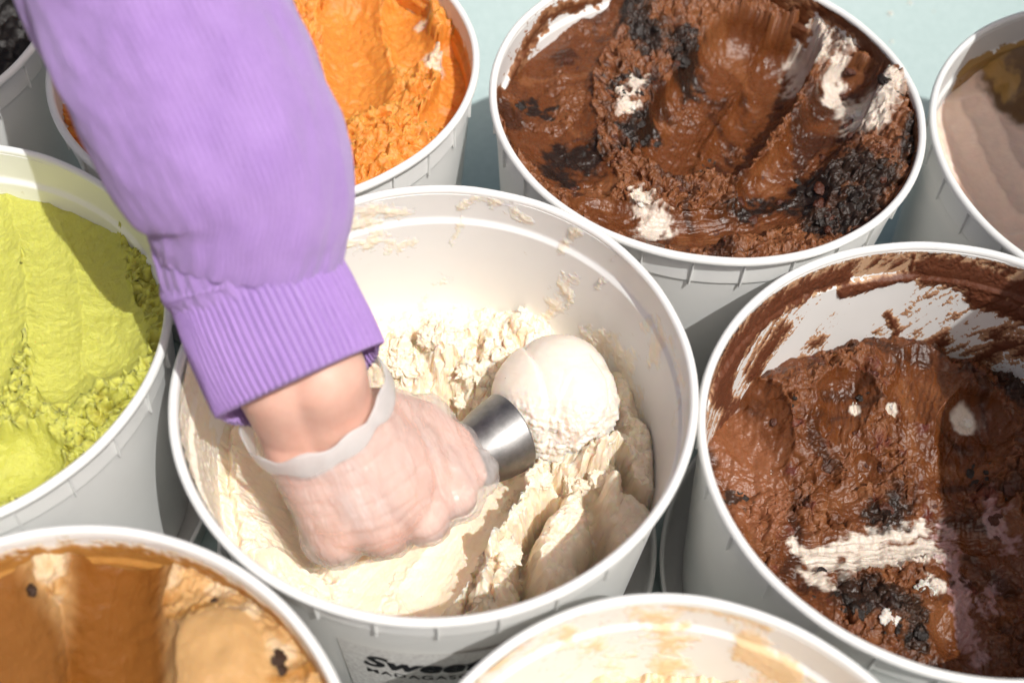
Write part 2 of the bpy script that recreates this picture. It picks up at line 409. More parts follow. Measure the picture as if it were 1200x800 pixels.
def smear(root, key, mtl, th0, th1, z0, z1, fn, nu=300, nv=140, name='smear'):
    """ice cream left on the inner wall: fn(th, z, px, py) -> thickness (m, <=0 is bare wall), colour"""
    th = np.linspace(th0, th1, nu)[:, None]; z = np.linspace(z0, z1, nv)[None]
    th, z = np.broadcast_arrays(th, z); oa, ob = TUBS[key][5:7]
    rr = r_in(z) + oa*np.cos(2*th)+ob*np.sin(2*th)
    P = np.stack([rr*np.cos(th), rr*np.sin(th), z], -1); c = np.array(TUBS[key][:3])
    px, py = project(P + c)
    t, col = fn(th, z, px, py)
    keep = t > 0
    tt = np.where(keep, t*sstep(-0.0001, 0.0006, t)+0.00006, -0.00025)
    r2 = rr - tt
    V = np.stack([r2*np.cos(th), r2*np.sin(th), z+H], -1).reshape(-1, 3)
    F = grid_faces(nu, nv); k = keep.ravel(); F = F[k[F].any(1)]
    used = np.zeros(len(V), bool); used[F.ravel()] = True; idx = np.cumsum(used)-1
    me = np_mesh(name, V[used], idx[F], col=col.reshape(-1, 3)[used])
    o = link(name, me, mtl, root); o['kind'] = 'stuff'; return o

def pd(px, py, pts): return poly_dist(px, py, smooth_poly(pts, 3))[0]

VAN = (0.94, 0.815, 0.65)
# ---- vanilla in the middle tub
f = Field('center', 520, -0.112, VAN)
th = np.arctan2(f.W, f.U); X, Y = f.X, f.Y
f.Z += 0.016*sstep(0.55, 1.0, f.rad)*(0.55+0.45*np.cos(th-2.6)) + 0.004*fbm(X*25, Y*25, 3, 4)
f.rough *= 0.35
m1 = f.mound([(395, 420), (450, 425), (500, 415), (550, 420), (600, 400)], -0.09, 0.022, 0.022)       # torn mass against the back wall
m2 = f.mound([(520, 430), (560, 450), (600, 440)], -0.09, 0.013, 0.012)
m3 = f.mound([(735, 420), (722, 480), (728, 500)], -0.09, 0.012, 0.026)                               # shell behind the ball
m4 = f.mound([(700, 545), (660, 545), (625, 560), (608, 590), (585, 640), (570, 690)], -0.09, 0.010, 0.030)   # crumbly crest
m5 = f.mound([(690, 570), (665, 615), (640, 660)], -0.088, 0.0145, 0.030, p=4)                        # slab
m6 = f.mound([(745, 540), (730, 600), (745, 640)], -0.088, 0.017, 0.030, p=4)
m7 = f.mound([(560, 640), (545, 690), (530, 720)], -0.1, 0.009, 0.014)
m8 = f.mound([(268, 500), (270, 570), (300, 640), (360, 700)], -0.09, 0.014, 0.024, p=3)               # bank along the left wall
f.rough = np.clip(f.rough*0.6 + 1.0*m1 + 0.9*m2 + 0.25*m3 + 0.95*m4 + 0.26*m5 + 0.32*m6 + 0.6*m7 + 0.15*m8, 0.04, 1.15)
f.groove([(528, 462), (532, 482), (545, 495)], -0.095, 0.009, 0.034)
f.groove([(640, 590), (618, 620), (612, 650), (618, 690)], -0.09, 0.0042, 0.034)
f.groove([(712, 560), (690, 590), (700, 640), (690, 660)], -0.09, 0.0050, 0.028)
f.groove([(718, 555), (730, 580), (760, 600)], -0.09, 0.0036, 0.022)
f.groove([(560, 650), (555, 680), (540, 710)], -0.095, 0.0034, 0.020)
f.groove([(757, 480), (762, 540), (768, 590)], -0.09, 0.0026, 0.010)
f.groove([(660, 572), (638, 592)], -0.085, 0.003, 0.018); f.groove([(640, 545), (655, 562), (690, 560)], -0.085, 0.0026, 0.016); f.groove([(600, 625), (578, 660), (572, 700)], -0.092, 0.0026, 0.014); f.groove([(480, 395), (500, 430), (495, 460)], -0.09, 0.003, 0.014); f.groove([(560, 400), (555, 430)], -0.09, 0.003, 0.014)
f.groove([(276, 500), (270, 560), (283, 640)], -0.085, 0.0022, 0.008)
f.groove([(330, 570), (345, 620), (370, 665)], -0.09, 0.007, 0.010)
f.channel([(520, 560), (470, 640), (400, 720)], -0.113, 0.045, stri=0.0003)
f.channel([(560, 590), (530, 640), (490, 700)], -0.114, 0.024, stri=0.0003)
f.rough = np.maximum(f.rough, 0.05)
# flakes and cracks at the lower left
f.rough = np.clip(f.rough + 0.5*np.exp(-(f.dist([(380, 690), (340, 680), (310, 640)], -0.1, 0.004)[0]/0.006)**2), 0, 1.2)
f.crumble(0.0060, q=34.0)
f.crumble(0.0012, 2.3)
f.jitter(0.0035)
f.tint(0.35*sstep(0.15, -0.6, f.h)*f.rough, (0.86, 0.70, 0.44))  # amber painted into the crevices, where shade would fall
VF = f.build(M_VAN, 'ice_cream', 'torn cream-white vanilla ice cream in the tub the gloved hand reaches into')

def van_smear(th, z, px, py):
    n = fbm(th*14, z*110, 5, 3); nf = fbm(th*60, z*420, 4, 8); n2 = fbm(th*30+z*60, z*200, 4, 12)
    t = np.full(th.shape, -0.6)
    def add(pts, w, a): 
        nonlocal t
        t = np.maximum(t, a*(1-(pd(px, py, pts)/w)))
    add([(215, 430), (225, 520), (250, 590)], 38, 1.25)
    add([(300, 400), (380, 275), (440, 262)], 26, 0.8)
    add([(395, 262), (420, 250), (470, 250)], 15, 0.75); add([(405, 290), (440, 285), (480, 290)], 16, 0.7)
    add([(540, 245), (560, 236), (590, 243), (620, 262)], 12, 0.62); add([(530, 285), (540, 260)], 8, 0.6)
    add([(655, 295), (668, 283), (672, 275)], 13, 0.75); add([(700, 340), (703, 335)], 8, 0.7)
    add([(640, 375), (655, 350), (668, 335)], 18, 0.7); add([(668, 345), (664, 362)], 9, 0.8)
    add([(765, 425), (770, 400), (762, 385)], 17, 0.85); add([(790, 500), (797, 450), (785, 400)], 7, 0.45)
    add([(450, 400), (520, 385), (590, 380)], 20, 0.85); add([(530, 370), (560, 373)], 12, 0.8)
    add([(715, 310), (722, 300)], 5, 0.5)
    add([(690, 400), (725, 420), (735, 470), (745, 540)], 22, 0.9)
    add([(480, 380), (500, 345), (520, 330)], 10, 0.45)
    v = t + 0.75*n + 0.35*nf - 0.30
    thick = np.clip(v, -1, 1.2)*0.0013*(0.7+0.8*np.clip(n2+0.3, 0, 1))
    k = sstep(0.0, 0.40, v)[..., None]
    col = np.array((0.87, 0.85, 0.80))*(1-k) + np.array((0.89, 0.81, 0.67))*k
    return thick, col
smear(VF, 'center', M_FILM, R_(-20), R_(230), -0.112, -0.003, van_smear, 620, 180)

# ------------------------------------------------------------------ lumps
def ico(sub):
    bm = bmesh.new(); bmesh.ops.create_icosphere(bm, subdivisions=sub, radius=1)
    V = np.array([v.co[:] for v in bm.verts]); F = np.array([[v.index for v in q.verts] for q in bm.faces]); bm.free(); return V, F
def n3(P, s, seed, octs=3):
    return (fbm(P[:, 0]*s, P[:, 1]*s, octs, seed)+fbm(P[:, 1]*s+3, P[:, 2]*s, octs, seed+2)+fbm(P[:, 2]*s+7, P[:, 0]*s, octs, seed+5))/1.6
def lump_mesh(name, seed, sub=4, amp=0.5, flat=0.7):
    V, F = ico(sub); d = 1 + amp*0.8*n3(V, 1.1, seed) + amp*0.8*(np.abs(n3(V, 2.2, seed+1))-0.2) + amp*0.45*np.abs(n3(V, 5, seed+4))
    W = V*d[:, None]; W[:, 2] *= flat; return np_mesh(name, W, F)
def solid(name, col, rough=0.6, spec=0.4, sss=0, nz=0.35, scale=500):
    m, t, b = mat(name); v = objvec(t); n = noise(t, scale, 4, 0.6, v)
    t.links.new(mixc(t, 0.5, (*col, 1), ramp(t, n.outputs[0], 0.3, 0.7, (0.55*col[0], 0.5*col[1], 0.5*col[2], 1), (1.3*col[0], 1.3*col[1], 1.3*col[2], 1))), b.inputs['Base Color'])
    b.inputs['Roughness'].default_value = rough; b.inputs['Specular IOR Level'].default_value = spec
    b.inputs['Subsurface Weight'].default_value = sss; b.inputs['Subsurface Radius'].default_value = (0.003, 0.0015, 0.0008); b.inputs['Subsurface Scale'].default_value = 1
    bump(t, b, n.outputs[0], nz, 0.0015); return m
M_COOKIE = solid('black_cookie', (0.014, 0.008, 0.005), 0.38, 0.5)
M_BROWNIE = solid('dark_brownie', (0.075, 0.020, 0.008), 0.35, 0.5)
M_MARSH = solid('marshmallow', (0.80, 0.74, 0.66), 0.4, 0.4, 0.5, 0.2)
M_NUT = solid('dark_bit', (0.04, 0.018, 0.008), 0.5)
LUMPS = [lump_mesh('chunk', 11+3*k, 4, 0.55, 0.75) for k in range(5)]
def lump_variant(m):
    out = []
    for q in LUMPS:
        c = q.copy(); c.materials.clear(); c.materials.append(m); out.append(c)
    return out
L_COOKIE, L_BROWNIE, L_MARSH, L_NUT = map(lump_variant, (M_COOKIE, M_BROWNIE, M_MARSH, M_NUT))
rnd = random.Random(5)
def zat(f, x, y):
    i = np.argmin((f.X-x)**2+(f.Y-y)**2); return f.Z.ravel()[i]
def chunks(f, root, items, meshes, name, sink=0.35, zoff=0.0):
    """items: (px, py, size in photo px)"""
    for px, py, s in items:
        z = zat(f, *f.loc([(px, py)], f.Z.mean())[0])
        for _ in range(2):
            x, y = f.loc([(px, py)], z)[0]; z = zat(f, x, y)
        r = s/2150.*0.5
        if math.hypot(x, y) > float(r_in(z))-0.6*r-0.002: continue
        q = Matrix.Translation((x, y, z+H-r*sink+zoff)) @ Matrix.Rotation(rnd.random()*6.28, 4, 'Z') @ Matrix.Rotation(rnd.uniform(-.5, .5), 4, 'X') @ Matrix.Diagonal((r*rnd.uniform(.85, 1.2), r*rnd.uniform(.75, 1.1), r*rnd.uniform(.6, .9), 1))
        link(name, rnd.choice(meshes), None, root, q)

# crumbs broken off the vanilla along its crest and the back mass
M_CRUMB = solid('vanilla_crumb', (0.93, 0.80, 0.62), 0.5, 0.4, 0.25, 0.2, 700)
LUMPS = [lump_mesh('crumb', 61+3*k, 5, 0.75, 0.75) for k in range(4)]
L_CRUMB = lump_variant(M_CRUMB)
items = []
for pts, n, sp_, s0, s1 in (([(600, 600), (625, 560), (660, 545), (700, 545)], 6, 13, 16, 34), ([(590, 650), (605, 605)], 4, 8, 14, 28), ([(440, 430), (500, 420), (560, 440), (590, 425)], 6, 17, 18, 36), ([(545, 470), (565, 450)], 4, 8, 14, 26), ([(370, 690), (400, 695), (340, 660)], 5, 8, 6, 12), ([(560, 660), (550, 690)], 4, 8, 8, 14), ([(700, 545), (720, 520)], 4, 7, 8, 18)):
    P = smooth_poly(pts)
    for _ in range(n):
        q = P[rnd.randrange(len(P))]; items.append((q[0]+rnd.gauss(0, sp_*0.6), q[1]+rnd.gauss(0, sp_*0.6), rnd.uniform(s0, s1)))
chunks(f, VF, items, L_CRUMB, 'crumb', 0.55)

# ---- the ball of vanilla being lifted by the scoop
BC = on_z(650, 467, -0.067)
V, F = ico(7)
def union_r(V, balls):
    r = np.full(len(V), 0.001); which = np.zeros(len(V))
    for i, (c, R) in enumerate(balls):
        c = np.array(c); dc = V@c; disc = dc*dc - c@c + R*R
        q = np.where(disc > 0, dc+np.sqrt(np.maximum(disc, 0)), 0)
        which = np.where(q > r, i, which); r = np.maximum(r, q)
    return r
def cs(right, up_, near): return right*RT + up_*UP - near*FW     # offsets seen from the photo's side
balls = [(cs(-0.0075, 0.001, 0.0), 0.0262), (cs(0.0105, -0.0020, 0.0035), 0.0238), (cs(0.003, 0.0095, -0.004), 0.0248), (cs(0.0125, -0.0095, 0.0030), 0.0188), (cs(-0.004, -0.012, -0.002), 0.021)]
r = union_r(V, balls)
# soften the creases a little by averaging with a smoothed radius
r = 1.06*(0.45*r + 0.55*union_r(V, [(cs(0.001, 0.000, 0), 0.0325)]))
nn = n3(V, 1.6, 3)
P = V*(r*(1+0.018*nn+0.006*n3(V, 6, 9)+0.006*fbm((V@UP)*16+1.2*(V@RT), (V@RT)*2.2, 3, 19)))[:, None]
low = sstep(0.35, -0.7, V@UP)
P += V*(0.0034*low*n3(V, 9, 21, 4))[:, None]
bx_, by_ = project(P+BC); front = (V@FW) < 0.15
for pts, dep, wd in (([(606, 398), (628, 422), (640, 460), (643, 500), (636, 534)], 0.0022, 13), ([(676, 432), (662, 462), (655, 495), (652, 522)], 0.0014, 12), ([(716, 440), (716, 478), (700, 502), (676, 520)], 0.0018, 10), ([(690, 410), (712, 440), (722, 480)], 0.0012, 9)):
    d, al, sd = poly_dist(bx_, by_, smooth_poly(pts)); e = np.clip(np.minimum(al, al.max()-al)/18., 0, 1)
    prof_ = np.where(sd < 0, np.exp(-(d/wd)**1.0), np.exp(-(d/2.5)**2))
    P -= V*(1.6*dep*prof_*e*front)[:, None]
me = np_mesh('ice_cream_ball', P, F, col=np.tile(np.array([[0.83, 0.755, 0.665]]), (len(P), 1)))
ball = link('ice_cream_ball', me, M_BALL); ball.location = BC
tag(ball, 'smooth off-white ball of vanilla ice cream rolled up in front of the steel scoop', 'ice cream')

# ---- steel scoop
def steel():
    m, t, b = mat('worn_steel'); v = objvec(t)
    b.inputs['Metallic'].default_value = 1.0; b.inputs['Base Color'].default_value = (0.50, 0.49, 0.47, 1)
    n = noise(t, 90, 5, 0.7, v); n2 = noise(t, 900, 3, 0.7, v)
    t.links.new(ramp(t, n.outputs[0], 0.3, 0.75, (0.20, 0.20, 0.20, 1), (0.36, 0.355, 0.345, 1)), b.inputs['Base Color'])
    rr = N(t, 'ShaderNodeMapRange'); t.links.new(n.outputs[0], rr.inputs[0]); rr.inputs[3].default_value = 0.34; rr.inputs[4].default_value = 0.55
    t.links.new(rr.outputs[0], b.inputs['Roughness']); bump(t, b, n2.outputs[0], 0.12, 0.0006); return m
M_STEEL = steel()
OC = on_z(598, 506, -0.067)
G = RT*0.80 + UP*0.50 + FW*0.30; G = G/np.linalg.norm(G)
SR = 0.0225
prof = [(0.0072, -0.046), (0.0078, -0.042), (0.0118, -0.036), (0.0160, -0.0285), (0.0187, -0.0205), (0.0205, -0.0125), (0.0215, -0.005), (0.0219, -0.0006), (0.0220, 0.0), (0.0217, 0.0004), (0.0210, -0.0006), (0.0205, -0.005), (0.0195, -0.0120), (0.0176, -0.0195), (0.0135, -0.0265), (0.005, -0.030), (0.0, -0.0305)]
V, F = revolve(prof, 96)
# a scoop's bowl is longer than wide: pull the lower lip forward
V[:, 2] += 0.004*np.clip(V[:, 1]/SR, -1, 1)*sstep(-0.03, 0.0, V[:, 2])
sroot = bpy.data.objects.new('ice_cream_scoop', None); COL.objects.link(sroot); sroot.location = OC
tag(sroot, 'worn steel ice cream scoop gripped in the gloved hand', 'scoop')
qrot = Vector(G).to_track_quat('Z', 'Y').to_matrix().to_4x4()
me = np_mesh('bowl', V, F[:, ::-1]); me.transform(qrot); link('bowl', me, M_STEEL, sroot)
def tube(path, radii, n=24, cap=True):
    path = [np.array(q, float) for q in path]; rings = []; up0 = np.array([0.2, 0.1, 1.0])
    for i, q in enumerate(path):
        tgt = path[min(i+1, len(path)-1)] - path[max(i-1, 0)]; tgt /= np.linalg.norm(tgt)
        a = np.cross(tgt, up0); a /= np.linalg.norm(a); b = np.cross(a, tgt)
        th = np.linspace(0, 2*np.pi, n, endpoint=False)[:, None]
        rings.append(q + radii[i]*(np.cos(th)*a+np.sin(th)*b))
    if cap:
        rings = [np.repeat(path[0][None], n, 0)+0.001*(rings[0]-path[0])] + rings + [np.repeat(path[-1][None], n, 0)+0.001*(rings[-1]-path[-1])]
    return loft(rings)

# ------------------------------------------------------------------ the arm
WR = on_z(370, 492, -0.004); FA = on_z(352, 442, 0.030)
IK = on_z(532, 578, -0.047); PK = on_z(400, 642, -0.055)
kk = IK-PK; kw = np.linalg.norm(kk); kk /= kw
hh = (IK+PK)/2 - WR; hl = np.linalg.norm(hh); hh /= hl
nn_ = np.cross(hh, kk); nn_ /= np.linalg.norm(nn_)
if nn_@FW < 0: nn_ = -nn_          # palm side, away from the camera
MCP = [PK + kk*kw*t + hh*b_ - nn_*c_ for t, b_, c_ in ((0, -0.004, 0), (0.34, 0.002, 0.003), (0.68, 0.004, 0.004), (1.0, 0.0, 0.001))]
hp = [OC - G*0.040, MCP[3]+nn_*0.026-hh*0.004, MCP[2]+nn_*0.027-hh*0.006, MCP[1]+nn_*0.027-hh*0.006, MCP[0]+nn_*0.025-hh*0.006, MCP[0]+nn_*0.025-hh*0.004-kk*0.006]
hp = [np.array(q) for q in smooth_poly(hp, 6)]
V, F = tube(hp, [0.0072]*3+[0.0085]*(len(hp)-4)+[0.0075], 24)
link('handle', np_mesh('handle', V-OC, F), M_STEEL, sroot)

BONES = []       # (p0, r0, p1, r1)
for i, m_ in enumerate(MCP):
    r0 = (0.0100, 0.0108, 0.0112, 0.0110)[i]
    BONES.append((WR + kk*(i-1.5)*0.009 + hh*0.006, 0.0165, m_+nn_*0.004, r0+0.002))
    Lf = (0.033, 0.040, 0.043, 0.040)[i]
    pip = m_ + Lf*(0.62*hh*0.75 + 0.86*nn_) ; dip = pip + Lf*0.62*(-0.80*hh+0.55*nn_); tip = dip + Lf*0.5*(-0.75*hh-0.62*nn_)
    BONES += [(m_, r0, pip, r0*0.92), (pip, r0*0.92, dip, r0*0.80), (dip, r0*0.80, tip, r0*0.68)]
cmc = WR + kk*0.022 + hh*0.016 + nn_*0.008; tm = on_z(495, 500, -0.044); ti = on_z(532, 520, -0.052); tt_ = on_z(552, 556, -0.050)
BONES += [(cmc, 0.0165, tm, 0.0135), (tm, 0.0125, ti, 0.0105), (ti, 0.0105, tt_, 0.0085)]
BONES += [(WR+hh*0.03-kk*0.012+nn_*0.008, 0.016, (MCP[0]+MCP[1])/2-hh*0.012+nn_*0.008, 0.015), (cmc, 0.015, MCP[3]-hh*0.012+nn_*0.010, 0.014)]
side = np.cross(FA-WR, FW); side /= np.linalg.norm(side)
ELB = on_z(245, 130, 0.110)
for s in (-1, 1):
    BONES += [(WR+side*s*0.0075, 0.0205, FA+side*s*0.009, 0.0215), (FA+side*s*0.009, 0.0215, on_z(300, 330, 0.052)+side*s*0.006, 0.0235), (on_z(300, 330, 0.052)+side*s*0.006, 0.0235, ELB+side*s*0.008, 0.026)]
def hull_union(name, bones, vox, smooth_it, inflate=0.0):
    bm = bmesh.new()
    for p0, r0, p1, r1 in bones:
        b2 = bmesh.new()
        for p, r in ((p0, r0), (p1, r1)):
            g = bmesh.ops.create_icosphere(b2, subdivisions=3, radius=r+inflate, matrix=Matrix.Translation(Vector(p)))
        res = bmesh.ops.convex_hull(b2, input=b2.verts[:])
        bmesh.ops.delete(b2, geom=list({e for e in res['geom_interior'] if isinstance(e, bmesh.types.BMVert)}), context='VERTS')
        tmp = bpy.data.meshes.new('t'); b2.to_mesh(tmp); b2.free(); bm.from_mesh(tmp); bpy.data.meshes.remove(tmp)
    me = bpy.data.meshes.new(name); bm.to_mesh(me); bm.free()
    o = bpy.data.objects.new(name, me); COL.objects.link(o)
    r = o.modifiers.new('r', 'REMESH'); r.mode = 'VOXEL'; r.voxel_size = vox; r.use_smooth_shade = True
    s = o.modifiers.new('s', 'SMOOTH'); s.factor = 0.5; s.iterations = smooth_it
    dg = bpy.context.evaluated_depsgraph_get(); ev = o.evaluated_get(dg)
    out = bpy.data.meshes.new_from_object(ev); bpy.data.objects.remove(o)
    for p in out.polygons: p.use_smooth = True
    return out
def skin_mat():
    m, t, b = mat('skin'); v = objvec(t); n = noise(t, 60, 4, 0.6, v); n2 = noise(t, 700, 4, 0.6, v)
    t.links.new(ramp(t, n.outputs[0], 0.3, 0.72, (0.70, 0.40, 0.31, 1), (0.80, 0.51, 0.41, 1)), b.inputs['Base Color'])
    b.inputs['Subsurface Weight'].default_value = 0.4; b.inputs['Subsurface Radius'].default_value = (0.004, 0.0015, 0.0008); b.inputs['Subsurface Scale'].default_value = 1
    b.inputs['Roughness'].default_value = 0.5; bump(t, b, n2.outputs[0], 0.25, 0.0008); return m
M_SKIN = skin_mat()
def glove_mat(name, base_a, rough):
    m, t, b = mat(name); v = objvec(t)
    b.inputs['Base Color'].default_value = (0.88, 0.90, 0.90, 1); b.inputs['Roughness'].default_value = rough
    b.inputs['Specular IOR Level'].default_value = 0.5
    tr = N(t, 'ShaderNodeBsdfTransparent'); tr.inputs[0].default_value = (0.97, 0.96, 0.95, 1)
    tl = N(t, 'ShaderNodeBsdfTranslucent'); tl.inputs[0].default_value = (0.85, 0.85, 0.84, 1)
    m1 = N(t, 'ShaderNodeMixShader'); m1.inputs[0].default_value = 0.35
    t.links.new(b.outputs[0], m1.inputs[1]); t.links.new(tl.outputs[0], m1.inputs[2])
    n = noise(t, 55, 4, 0.55, v); n.inputs['Distortion'].default_value = 0.8
    mr = N(t, 'ShaderNodeMapRange'); t.links.new(n.outputs[0], mr.inputs[0]); mr.inputs[1].default_value = 0.35; mr.inputs[2].default_value = 0.7
    mr.inputs[3].default_value = base_a-0.03; mr.inputs[4].default_value = base_a+0.06
    at2 = N(t, 'ShaderNodeAttribute'); at2.attribute_name = 'Col'
    mp2 = N(t, 'ShaderNodeMapping'); mp2.inputs['Scale'].default_value = (120, 16, 40); mp2.inputs['Rotation'].default_value = (0, 0, 0.45); t.links.new(at2.outputs['Vector'], mp2.inputs[0])
    nq = noise(t, 1.0, 3, 0.6, mp2.outputs[0]); ad2 = N(t, 'ShaderNodeMath', operation='MULTIPLY_ADD'); t.links.new(ramp(t, nq.outputs[0], 0.58, 0.72), ad2.inputs[0]); ad2.inputs[1].default_value = 0.20; t.links.new(mr.outputs[0], ad2.inputs[2])
    m2 = N(t, 'ShaderNodeMixShader'); t.links.new(ad2.outputs[0], m2.inputs[0]); t.links.new(tr.outputs[0], m2.inputs[1]); t.links.new(m1.outputs[0], m2.inputs[2])
    out = [x for x in t.nodes if x.type == 'OUTPUT_MATERIAL'][0]; t.links.new(m2.outputs[0], out.inputs[0])
    at = N(t, 'ShaderNodeAttribute'); at.attribute_name = 'Col'
    mp = N(t, 'ShaderNodeMapping'); mp.inputs['Scale'].default_value = (170, 28, 60); mp.inputs['Rotation'].default_value = (0, 0, 0.45); t.links.new(at.outputs['Vector'], mp.inputs[0])
    nz = noise(t, 1.0, 4, 0.6, mp.outputs[0]); nz.inputs['Distortion'].default_value = 0.6
    ms = N(t, 'ShaderNodeMath', operation='ABSOLUTE'); sb = N(t, 'ShaderNodeMath', operation='SUBTRACT'); t.links.new(nz.outputs[0], sb.inputs[0]); sb.inputs[1].default_value = 0.5; t.links.new(sb.outputs[0], ms.inputs[0])
    p_ = bump(t, b, noise(t, 240, 3, 0.6, v).outputs[0], 0.12, 0.001)
    bump(t, b, ramp(t, ms.outputs[0], 0.0, 0.10, (1, 1, 1, 1), (0, 0, 0, 1)), 0.5, 0.0014, p_)
    return m
M_GLOVE = glove_mat('clear_glove', 0.33, 0.26); M_HEM = glove_mat('glove_hem', 0.66, 0.3)

proot = bpy.data.objects.new('person', None); COL.objects.link(proot); proot.location = WR
tag(proot, 'forearm in a lilac sweatshirt sleeve, hand in a clear disposable glove gripping the steel scoop', 'person')
me = hull_union('arm', BONES, 0.0016, 10); me.transform(Matrix.Translation(-Vector(WR))); link('arm', me, M_SKIN, proot)
# glove: looser shell round the hand, with a flared mouth, cut open along a slanting hem
gb = [b_ for b_ in BONES[:-6]]
gcen = on_z(425, 560, -0.030)
gb += [(gcen, 0.034, on_z(374, 492, -0.006), 0.0315), (on_z(374, 492, -0.006), 0.0325, on_z(345, 420, 0.03), 0.041),
       (MCP[3]+nn_*0.02, 0.016, tt_, 0.012), (tm, 0.016, MCP[3], 0.014), (MCP[0]+nn_*0.006, 0.0145, gcen-kk*0.012, 0.024)]
me = hull_union('glove', gb, 0.0016, 13, 0.0016)
A, B, C = on_z(293, 500, -0.012), on_z(345, 618, 0.012), on_z(440, 398, 0.004)
pn = np.cross(B-A, C-A); pn /= np.linalg.norm(pn)
if pn@(FA-WR) < 0: pn = -pn
bm = bmesh.new(); bm.from_mesh(me)
bmesh.ops.bisect_plane(bm, geom=bm.verts[:]+bm.edges[:]+bm.faces[:], plane_co=Vector((A+B+C)/3), plane_no=Vector(pn), clear_outer=True)
# wrinkles: long creases running from the hem towards the knuckles
bm.normal_update()
co = np.array([v.co[:] for v in bm.verts]); no = np.array([v.normal[:] for v in bm.verts])
u_ = (co-WR)@hh; v_ = (co-WR)@kk; w_ = (co-WR)@nn_
d_ = 0.0013*np.maximum(ridged(v_*55+u_*16, u_*13+w_*25, 2, 3)-0.35, 0) + 0.0005*fbm(v_*70, u_*50, 3, 5) - 0.0006*np.maximum(ridged(v_*30-u_*60, u_*60, 2, 8)-0.5, 0)*4
tipm = np.exp(-(np.linalg.norm(co-tt_, axis=1)/0.018)**2)
d_ += tipm*0.0022*ridged(v_*160, u_*130+w_*90, 3, 15)
co2 = co + no*d_[:, None]
for v, c in zip(bm.verts, co2): v.co = c
# boundary loops at the hem
bl = [e for e in bm.edges if e.is_boundary]; adj = {}
for e in bl:
    a, b_ = e.verts; adj.setdefault(a, []).append(b_); adj.setdefault(b_, []).append(a)
loops = []; seen = set()
for s in adj:
    if s in seen: continue
    L = [s]; seen.add(s); cur = s
    while True:
        nx = [q for q in adj[cur] if q not in seen]
        if not nx: break
        cur = nx[0]; seen.add(cur); L.append(cur)
    loops.append(np.array([q.co[:] for q in L]))
hem = max(loops, key=len)
gme = bpy.data.meshes.new('glove'); bm.to_mesh(gme); bm.free()
gat = gme.color_attributes.new('Col', 'FLOAT_COLOR', 'POINT')
gat.data.foreach_set('color', np.stack([v_, u_, w_, np.ones_like(u_)], -1).astype(np.float32).ravel())     # across, along and through the hand: the film's creases follow these
gme.transform(Matrix.Translation(-Vector(WR)))
for p in gme.polygons: p.use_smooth = True
gl = link('glove', gme, M_GLOVE, proot)
# hem: a rolled band
k = 200; idx = np.linspace(0, len(hem), k, endpoint=False); i0 = idx.astype(int); fr = (idx-i0)[:, None]
H2 = hem[i0]*(1-fr)+hem[(i0+1) % len(hem)]*fr
for _ in range(6): H2 = (np.roll(H2, 1, 0)+H2*2+np.roll(H2, -1, 0))/4
ctr = H2.mean(0); rings = []
for i in range(k):
    t_ = H2[(i+1) % k]-H2[i-1]; t_ /= np.linalg.norm(t_); out_ = H2[i]-ctr; out_ -= t_*(out_@t_); out_ /= np.linalg.norm(out_); al_ = np.cross(t_, out_)
    if al_@pn < 0: al_ = -al_
    a = np.linspace(0, 2*np.pi, 16, endpoint=False)[:, None]
    wv = 1+0.22*math.sin(i*0.31)+0.15*math.sin(i*0.13+1)
    rings.append(H2[i] + out_*0.0009*wv*np.cos(a) + al_*(0.0060*wv*np.sin(a)))
rings.append(rings[0]); V, F = loft(rings)
link('hem', np_mesh('hem', V-WR, F), M_HEM, gl)

# ---- sleeve and ribbed cuff
def fabric(name, col, colb):
    m, t, b = mat(name)
    at = N(t, 'ShaderNodeAttribute'); at.attribute_name = 'Col'     # R: around, G: along
    v = objvec(t); n = noise(t, 45, 5, 0.6, v); n2 = noise(t, 1500, 3, 0.7, v)
    sep = N(t, 'ShaderNodeSeparateColor'); t.links.new(at.outputs['Color'], sep.inputs[0])
    wv = N(t, 'ShaderNodeMath', operation='MULTIPLY'); t.links.new(sep.outputs[0], wv.inputs[0]); wv.inputs[1].default_value = 2*math.pi*(130)
    sn = N(t, 'ShaderNodeMath', operation='SINE'); t.links.new(wv.outputs[0], sn.inputs[0])
    n5 = noise(t, 140, 4, 0.65, v); sm = N(t, 'ShaderNodeMath', operation='MULTIPLY'); t.links.new(sn.outputs[0], sm.inputs[0]); t.links.new(ramp(t, n5.outputs[0], 0.38, 0.66), sm.inputs[1])
    ad = N(t, 'ShaderNodeMath', operation='MULTIPLY_ADD'); t.links.new(sm.outputs[0], ad.inputs[0]); ad.inputs[1].default_value = 0.26; t.links.new(n2.outputs[0], ad.inputs[2])
    c = ramp(t, n.outputs[0], 0.25, 0.8, (*col, 1), (*colb, 1))
    c2 = mixc(t, 0.6, c, ramp(t, ad.outputs[0], 0.25, 0.75, (0.70, 0.66, 0.74, 1), (1.12, 1.12, 1.1, 1)), 'MULTIPLY')
    t.links.new(c2, b.inputs['Base Color']); b.inputs['Roughness'].default_value = 0.9; b.inputs['Specular IOR Level'].default_value = 0.1
    b.inputs['Sheen Weight'].default_value = 0.45; b.inputs['Sheen Roughness'].default_value = 0.5; b.inputs['Sheen Tint'].default_value = (0.86, 0.80, 1, 1)
    b.inputs['Subsurface Weight'].default_value = 0.15; b.inputs['Subsurface Radius'].default_value = (0.002, 0.0015, 0.002); b.inputs['Subsurface Scale'].default_value = 1
    bump(t, b, ad.outputs[0], 0.6, 0.001); return m
M_SLEEVE = fabric('lilac_fleece', (0.385, 0.24, 0.565), (0.44, 0.285, 0.62))
